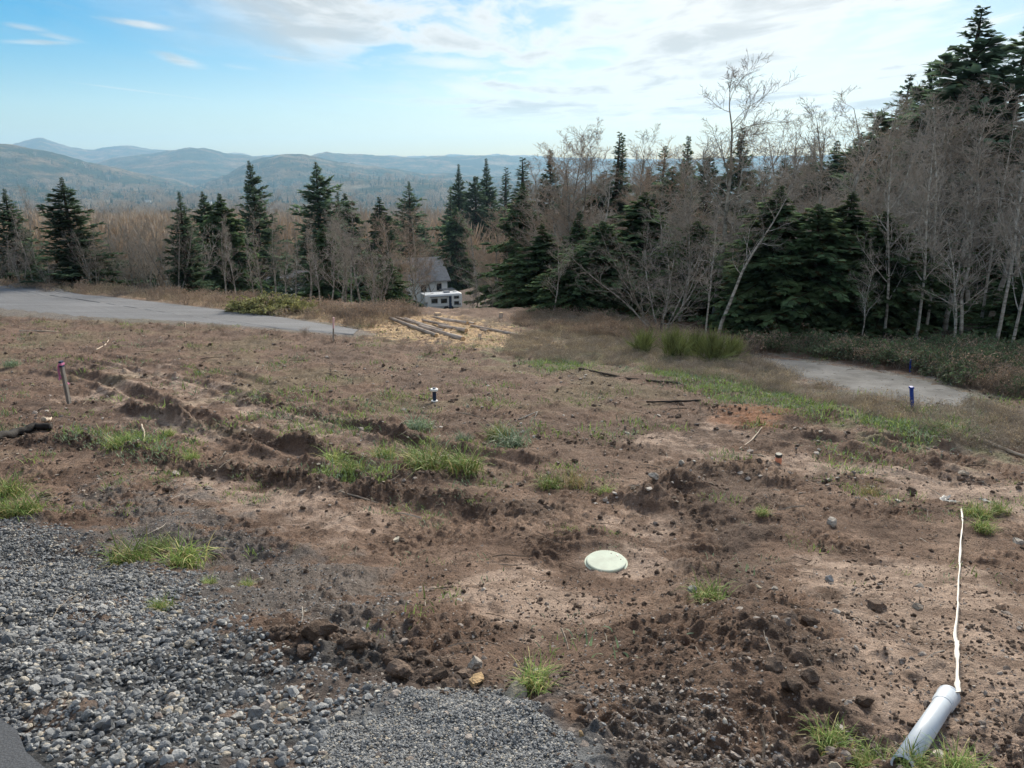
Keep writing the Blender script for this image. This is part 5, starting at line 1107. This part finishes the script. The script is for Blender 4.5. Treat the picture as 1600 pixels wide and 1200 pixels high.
p = G(679, 627); sz = depth(*p) / F; mk = empty('marker_post', p); tag(mk, 'dark blue marker post with white cap and white foot', 'post')
for nm, z0, z1, rad, mt in (('foot', -2, 2.2, 5.2, 'whitep'), ('post', 2.2, 17.5, 2.9, 'navy'), ('cap', 17.5, 21, 6.0, 'whitep'), ('cap_knob', 21, 22.5, 2.5, 'navy')):
    b = MB(); b.lathe([(0, z0 * sz), (rad * sz * .92, z0 * sz), (rad * sz, (z0 + .4) * sz), (rad * sz, (z1 - .5) * sz), (rad * sz * .9, z1 * sz), (0, z1 * sz)], 20); ob(nm, b.mesh(nm, [M[mt]]), mk)
p = G(1215, 733); sz = depth(*p) / F; op = empty('orange_pipe_stub', p, (R(6), R(-4), 0)); tag(op, 'short orange pipe stub with grey cap poking from the mound', 'pipe')
for nm, z0, z1, rad, mt in (('stub', -8, 14, 5.0, 'orange'), ('cap', 14, 19, 5.3, 'greyrub')):
    b = MB(); b.lathe([(0, z0 * sz), (rad * sz, z0 * sz), (rad * sz, (z1 - .7) * sz), (rad * sz * .88, z1 * sz), (0, z1 * sz)], 24); ob(nm, b.mesh(nm, [M[mt]]), op)

# ------------------------------------------------------------------ root, sticks, stumps
def stick(name, pix, rpx, mt, lab, cat, group=None, lift=.6, k=8, jag=None):
    pts = [G(*q) for q in pix]; r0 = [rp / F * depth(*p) for rp, p in zip(rpx, pts)]; pts = np.array([(p.x, p.y, p.z + r * lift) for p, r in zip(pts, r0)])
    q = np.linspace(0, len(pts) - 1, 6 * len(pts)); pa = np.stack([np.interp(q, np.arange(len(pts)), pts[:, j]) for j in range(3)], -1); rr = np.interp(q, np.arange(len(pts)), r0) * (1 + .25 * noise2(q * 3.1, 0 * q, int(pix[0][0])))
    pa += np.stack([noise2(q * 2.2, 0 * q + j, 33) for j in range(3)], -1) * rr[:, None] * .5; b = MB(); b.tube(pa, rr, k)
    return tag(ob(name, b.mesh(name, [M[mt]], smooth=True)), lab, cat, group)
rt = empty('root_piece', G(40, 680)); tag(rt, 'charred dark root with a splintered pale tip at the left edge', 'root')
base = G(40, 680)
def root_part(nm, pix, rpx, mt, lift):
    o = stick(nm, pix, rpx, mt, None, None, lift=lift); o.parent = rt; o.matrix_parent_inverse = Matrix.Translation(-base)
root_part('stem', [(-30, 700), (0, 690), (25, 679), (55, 672), (81, 671)], [6, 7, 6.5, 6, 5.5], 'root', 1.2); root_part('splintered_tip', [(70, 668), (78, 664), (81, 654)], [4, 3, .8], 'wood_pale', 3.0)
for pix, rpx, mt, lab in [([(222, 668), (226, 680), (224, 694), (260, 702)], [1.6, 1.6, 1.4, 1.0], 'wood_pale', 'bent white stick in the left rut'), ([(905, 580), (985, 592), (1060, 600), (1075, 605)], [1.6, 2, 1.8, 1], 'debris', 'long stick on the soil before the dry weeds'),
    ([(1010, 626), (1050, 628), (1095, 630)], [1.2, 1.8, 1.0], 'root', 'dark stick lying across the mid field'), ([(1520, 690), (1560, 703), (1605, 712)], [2.5, 3.5, 3], 'wood_pale', 'weathered branch at the right edge of the weeds'), ([(1320, 676), (1360, 684), (1400, 694)], [1, 1.6, 1], 'wood_grey', 'thin stick beside the green patch near the right ruts'),
    ([(1155, 702), (1175, 690), (1190, 674)], [1.2, 1.2, .7], 'wood_pale', 'pale twig standing behind the mound'), ([(1165, 712), (1190, 715), (1206, 728)], [1.2, 1, .7], 'wood_pale', 'pale twig left of the orange pipe stub'), ([(150, 548), (165, 540), (170, 532)], [1, 1, .7], 'wood_pale', 'pale stick in the far left soil'), ([(30, 516), (70, 519), (90, 517)], [1.2, 1.4, 1], 'wood_pale', 'pale slat of wood lying below the road'),
    ([(810, 660), (840, 648), (835, 655)], [1, 1, .6], 'wood_grey', 'grey stick behind the drooping tuft'), ([(530, 770), (575, 782), (590, 786)], [1.6, 1.6, 1], 'debris', 'brown stick below the rut ridge')]:
    stick('fallen_stick', pix, rpx, mt, lab, 'stick', 'sticks lying on the soil', k=5)
# leaning dead trunk at the right edge
p0, p1 = G(1574, 586), at_col(1612, 20.5); p1 = Vector((p1.x, p1.y, -rowr(540) * p1.y)); b = MB(); b.tube(np.array([p0[:], ((p0 + p1) / 2 + Vector((0, 0, -.03)))[:], p1[:]]), [.085, .075, .065], 8)
tag(ob('fallen_log', b.mesh('fallen_log', [M['bark_birch']], smooth=True)), 'pale fallen trunk propped at the right edge behind the brambles', 'log')
# felled logs
def log(x0, y0, x1, y1, dpx, lab, up=0.0, mt='bark_log', taper=.8):
    a, c = G(x0, y0), G(x1, y1); ra, rc = dpx * taper / 2 / F * depth(*a), dpx / 2 / F * depth(*c); a.z += ra * .9 + up; c.z += rc * .9 + up
    ax = c - a; L = ax.length; o = empty('felled_log', a); o.rotation_mode = 'QUATERNION'; o.rotation_quaternion = ax.to_track_quat('Z', 'Y'); tag(o, lab, 'log', 'felled logs on the sawdust')
    n = 24; q = np.linspace(0, 1, n); pa = np.stack([.15 * rc * noise2(q * 5, 0 * q, 3) + .25 * rc * np.sin(q * 2.5 + x0), .15 * rc * noise2(q * 5, 0 * q + 4, 3), q * L], -1); b = MB(); b.tube(pa, (ra + (rc - ra) * q) * (1 + .08 * noise2(q * 14, 0 * q, int(x0))), 12, cap=False); ob('bark', b.mesh('bark', [M[mt]], smooth=True), o)
    for e, rad, s in ((pa[0], ra, -1), (pa[-1], rc, 1)):
        b = MB(); b.lathe([(0, .004 * s), (rad * .9, .004 * s), (rad * .97, 0), (rad * .97, -.05 * s)], 14, Matrix.Translation(e)); ob('cut_end', b.mesh('cut_end', [M['wood_cut']]), o)
log(609, 500, 681, 527, 6.2, 'frontmost long felled log with an orange cut end'); log(620, 498, 692, 520, 5.6, 'second felled log behind the frontmost one'); log(655, 513, 724, 531, 8.2, 'thickest felled log, its cut end toward the field'); log(633, 500, 680, 515, 5.2, 'slim felled log at the back left of the pile', .0)
log(686, 511, 729, 521, 6.4, 'short felled log at the right of the pile', .05); log(690, 508, 730, 516, 5.0, 'thin short log on the back right of the pile', .22); log(660, 503, 702, 513, 4.5, 'thin log in the middle back of the pile', .05)
log(677, 497, 741, 508, 3.4, 'long thin pole lying behind the log pile'); log(736, 511, 846, 533, 6.0, 'long dark log lying alone on the right of the sawdust', .0, 'bark_log', .7); log(752, 516, 762, 518, 5.0, 'short cut log chunk behind the long dark log')
def stump(x, y, w, h, lab):
    p = G(x, y); s = depth(*p) / F; o = empty('tree_stump', p); tag(o, lab, 'stump', 'tree stumps'); b = MB(); b.lathe([(w * .62 * s, -h * .4 * s), (w * .55 * s, h * .2 * s), (w * .5 * s, h * s)], 12); ob('bark', b.mesh('bark', [M['bark_log']]), o)
    b = MB(); b.lathe([(w * .505 * s, (h - .3) * s), (w * .47 * s, (h + .15) * s), (0, (h + .3) * s)], 12); ob('cut_top', b.mesh('cut_top', [M['wood_cut']]), o)
stump(750, 527, 5, 5, 'small stump on the sawdust before the long dark log'); stump(783, 498, 6, 8, 'grey stump beside the dark cedars'); stump(684, 494, 10, 3, 'low wide stump in front of the trailer'); stump(845, 545, 4, 4, 'tiny stump at the right tip of the sawdust')
# cut branches in heaps
FRD = [clump('cut_bough', 640 + k, 16, .35, .9, 22, (.26, .20, .13), (.25, .25, .10), .12, .008) for k in range(3)]
def heap(name, cx, cy, wpx, hpx, n, protos, lab, cat):
    p = G(cx, cy); s = depth(*p) / F; W, Hh = wpx * s, hpx * s; root = empty(name, p); tag(root, lab, cat)
    for k in range(n):
        a = rng.uniform(0, 6.28); q = math.sqrt(rng.random()); x, y = q * W / 2 * math.cos(a), q * W * .28 * math.sin(a); z = Hh * max(0, 1 - q * q) * rng.uniform(.2, .85)
        o = ob('bough', protos[k % len(protos)], root, (x, y, z + hz(p.x + x, p.y + y) - p.z)); o.rotation_euler = (rng.normal(0, .3), rng.normal(0, .3), rng.uniform(0, 6.28)); sc = rng.uniform(.6, 1.0) * Hh * 1.5; o.scale = (sc, sc, sc * .8)
heap('branch_pile', 425, 488, 130, 20, 60, FRD, 'pile of cut yellow-green fir boughs beside the road', 'branch pile')
STK = [clump('dead_branch', 650 + k, 14, .5, 1.1, 0, (.46, .41, .36), (.3, .3, .3), .1, .011, .6) for k in range(3)]
heap('slash_pile', 925, 502, 190, 9, 42, STK, 'low grey pile of dead branches in front of the dark cedars', 'branch pile')
for k, (x, y, h_, lab) in enumerate([(1005, 552, 34, 'leftmost yellow-green broom bush at the field edge'), (1052, 562, 42, 'second broom bush, before the leaning alders'), (1110, 566, 44, 'third and fullest broom bush by the track'), (1142, 563, 34, 'rightmost broom bush at the track bend'), (1085, 556, 36, 'broom bush behind the full one')]):
    p = G(x, y); s = depth(*p) / F * h_ * 1.25; r = np.random.default_rng(50 + k); b = TB()
    for _ in range(90):
        a, t = r.uniform(0, 6.28), abs(r.normal(0, .62)); l = r.uniform(.25, .75); d = np.array([math.cos(a) * math.sin(t), math.sin(a) * math.sin(t), math.cos(t)]); q = np.linspace(0, 1, 4)[:, None]; pth = np.array([*r.normal(0, .12, 2), 0]) + d * l * q + np.array([0, 0, .05]) * q * q
        b.cur = tuple(np.array((.21, .24, .09)) * r.uniform(.5, 1.5)); b.tube(pth, np.linspace(.012, .004, 4), 3, cap=False)
        for _ in range(9):
            t2 = r.uniform(.3, 1); o2 = pth[0] + (pth[-1] - pth[0]) * t2; b.tube(np.array([o2, o2 + (d + r.normal(0, .35, 3)) * .28]), [.007, .003], 3, cap=False)
    tag(ob('broom_bush', b.mesh('broom_bush', [M['vsolid']], col=True), None, p), lab, 'bush', 'broom bushes at the field edge').scale = (s, s, s)

# ------------------------------------------------------------------ travel trailer and houses
def bx(name, mt, c, size, parent, bev=0.0):
    b = MB(); b.box(c, size, bev=bev); return ob(name, b.mesh(name, [M[mt]]), parent)
def at_px(x, y, Y): return Vector(((x - CX) / F * (Y * cp + rowr(y) * Y * sp), Y, -rowr(y) * Y))
q = at_px(692, 484, 118); k = depth(*q) / F
rv = empty('travel_trailer', (q.x, q.y, q.z), (0, 0, R(22))); tag(rv, 'white travel trailer with dark windows parked beyond the logs', 'trailer')
L_, W_, H_ = 56 * k, 26 * k, 28 * k
body = bx('body', 'rvwhite', (0, 0, H_ * .56), (L_, W_, H_ * .80), rv, .25)
bx('front_cap', 'rvwhite', (-L_ * .52, 0, H_ * .74), (L_ * .10, W_ * .96, H_ * .42), rv, .15)
fy = -W_ / 2 - .02
for x, z, w_, h_ in ((-.30, .60, .16, .22), (-.03, .58, .16, .22), (.33, .74, .13, .12), (.33, .42, .13, .17)):
    o = bx('window', 'glass', (x * L_, fy, z * H_), (w_ * L_, .05, h_ * H_), rv); bx('window_frame', 'rvgrey', (x * L_, fy + .012, z * H_), (w_ * L_ + .14, .05, h_ * H_ + .14), o)
dr = bx('door', 'navy', (.15 * L_, fy, .50 * H_), (.075 * L_, .06, .66 * H_), rv); bx('door_handle', 'steel', (.175 * L_, fy - .04, .48 * H_), (.05, .05, .2), dr)
bx('awning', 'rvgrey', (-.12 * L_, fy - .12, .84 * H_), (.62 * L_, .22, .12), rv, .04); bx('stripe', 'rvgrey', (-.14 * L_, fy + .005, .28 * H_), (.5 * L_, .04, .10), rv); bx('stripe', 'rvgrey', (.40 * L_, fy + .005, .34 * H_), (.12 * L_, .04, .28), rv)
bx('air_conditioner', 'rvgrey', (.12 * L_, 0, 1.0 * H_), (.9, .8, .25), rv, .06); bx('roof_vent', 'whitep', (.36 * L_, .1, .985 * H_), (.5, .5, .15), rv, .03)
for x in (-.02, .12):
    b = MB(); b.lathe([(.05, -.12), (.38, -.12), (.40, -.06), (.40, .06), (.38, .12), (.05, .12)], 18, Matrix.Translation((x * L_ + .3, -W_ / 2 + .1, .16 * H_)) @ Matrix.Rotation(R(90), 4, 'X')); ob('wheel', b.mesh('wheel', [M['tyre']]), rv)
def house(name, x, y, Y, wm, dm, hm, rm, rz, wall, roof, lab, wins, over=.5, chim=False):
    q = at_px(x, y, Y); o = empty(name, q, (0, 0, R(rz))); tag(o, lab, 'house', 'houses below the field')
    bx('wall', wall, (0, 0, hm / 2 - 1.5), (wm, dm, hm + 3), o)
    b = MB(); a = (dm / 2 + over); z0 = hm - over * rm / (dm / 2) * .6
    for s in (-1, 1):
        e = np.array([(-wm / 2 - over, s * a, z0), (wm / 2 + over, s * a, z0), (wm / 2 + over, 0, hm + rm), (-wm / 2 - over, 0, hm + rm)]); b.add(np.vstack([e, e - [0, 0, .22]]), None, [(0, 1, 2, 3), (7, 6, 5, 4), (0, 4, 5, 1), (1, 5, 6, 2), (3, 2, 6, 7), (0, 3, 7, 4)])
    rf = ob('roof', b.mesh('roof', [M[roof]]), o)
    b = MB()
    for s in (-1, 1): b.add([(s * wm / 2, -dm / 2, hm - .05), (s * wm / 2, dm / 2, hm - .05), (s * wm / 2, 0, hm + rm - .2)], [(0, 1, 2) if s > 0 else (0, 2, 1)])
    ob('gable', b.mesh('gable', [M[wall]]), o)
    if chim: bx('chimney', 'roofb', (wm * .2, dm * .12, hm + rm * .9), (.7, .7, 1.4), rf)
    for (fx, fz, fw, fh) in wins:
        wn = bx('window', 'glass', (fx * wm, -dm / 2 - .03, fz), (fw, .06, fh), o); bx('frame', 'whitep', (fx * wm, -dm / 2 - .015, fz), (fw + .22, .05, fh + .22), wn)
    return o
h1 = house('house', 642, 474, 134, 11, 9, 4.8, 3.4, 24, 'siding', 'roof', 'grey-roofed pale house behind the trailer', [(.36, 3.4, .9, 1.2), (.1, 3.3, 1.0, 1.2), (-.25, 3.3, 1.0, 1.2)])
bx('bay', 'siding', (5.2, -5.0, .8), (2.0, 1.6, 3.8), h1); bx('bay_roof', 'roof', (5.2, -5.0, 2.85), (2.6, 2.2, .35), h1)
house('house', 718, 492, 128, 9, 8, 1.6, 2.6, 62, 'siding', 'roofb', 'brown-roofed low outbuilding right behind the trailer', [])
house('house', 466, 470, 125, 9, 8, 3.6, 2.6, 12, 'siding', 'roof', 'white house half hidden behind the thin bare alders', [(-.3, 2.0, 1.0, 1.2), (.05, 2.0, 1.0, 1.2), (.32, 2.0, .9, 1.2)])
house('house', 338, 462, 130, 8, 7, 3.4, 2.2, -8, 'sidingy', 'roofb', 'small tan house glimpsed behind the slender fir', [(-.25, 1.9, .9, 1.1), (.2, 1.9, .9, 1.1)])
for k, (x, y, Y, w_, lab) in enumerate([(8, 276, 2900, 26, 'white farmhouse at the left edge of the valley'), (36, 277, 2900, 24, 'second white farmhouse from the left in the valley'), (247, 286, 2600, 30, 'lone white barn on the pale valley field'), (340, 292, 2300, 24, 'left of two tiny white buildings below the dark hill'), (362, 291, 2350, 22, 'right of two tiny white buildings below the dark hill'), (612, 290, 2300, 18, 'tiny white house on the brown slope left of the fir clump')]):
    X_, Y_ = (x - CX) / F * Y, float(Y); zz_ = float(macro(np.array([X_]), np.array([Y_]))[0]); q = empty('far_house', (X_, Y_, zz_ + 6), (0, 0, R(10 * k - 20))); tag(q, lab, 'house', 'far white houses in the valley')
    w_ *= .6; bx('wall', 'whitep', (0, 0, 0), (w_, 8, 8), q); b = MB(); b.add([(-w_ / 2 - 1, -5, 3.8), (w_ / 2 + 1, -5, 3.8), (w_ / 2 + 1, 0, 7), (-w_ / 2 - 1, 0, 7), (-w_ / 2 - 1, 5, 3.8), (w_ / 2 + 1, 5, 3.8)], None, [(0, 1, 2, 3), (3, 2, 5, 4)]); ob('roof', b.mesh('roof', [M['roof']]), q)

# ------------------------------------------------------------------ haze: even pale air over the whole valley
hzm = bpy.data.materials.new('air'); hzm.use_nodes = True; t = NT(hzm.node_tree); t.n.clear()
pv = t.node('ShaderNodeVolumePrincipled'); pv.inputs['Color'].default_value = (.44, .72, 1.0, 1); pv.inputs['Density'].default_value = 8.6e-5; pv.inputs['Anisotropy'].default_value = .25
t.link(pv.outputs[0], t.node('ShaderNodeOutputMaterial').inputs['Volume'])
b = MB(); b.box((0, 0, 165), (28700, 28700, 810)); hz_o = ob('haze', b.mesh('haze', [hzm])); tag(hz_o, 'thin blue-white haze filling the valley', 'haze', kind='stuff')
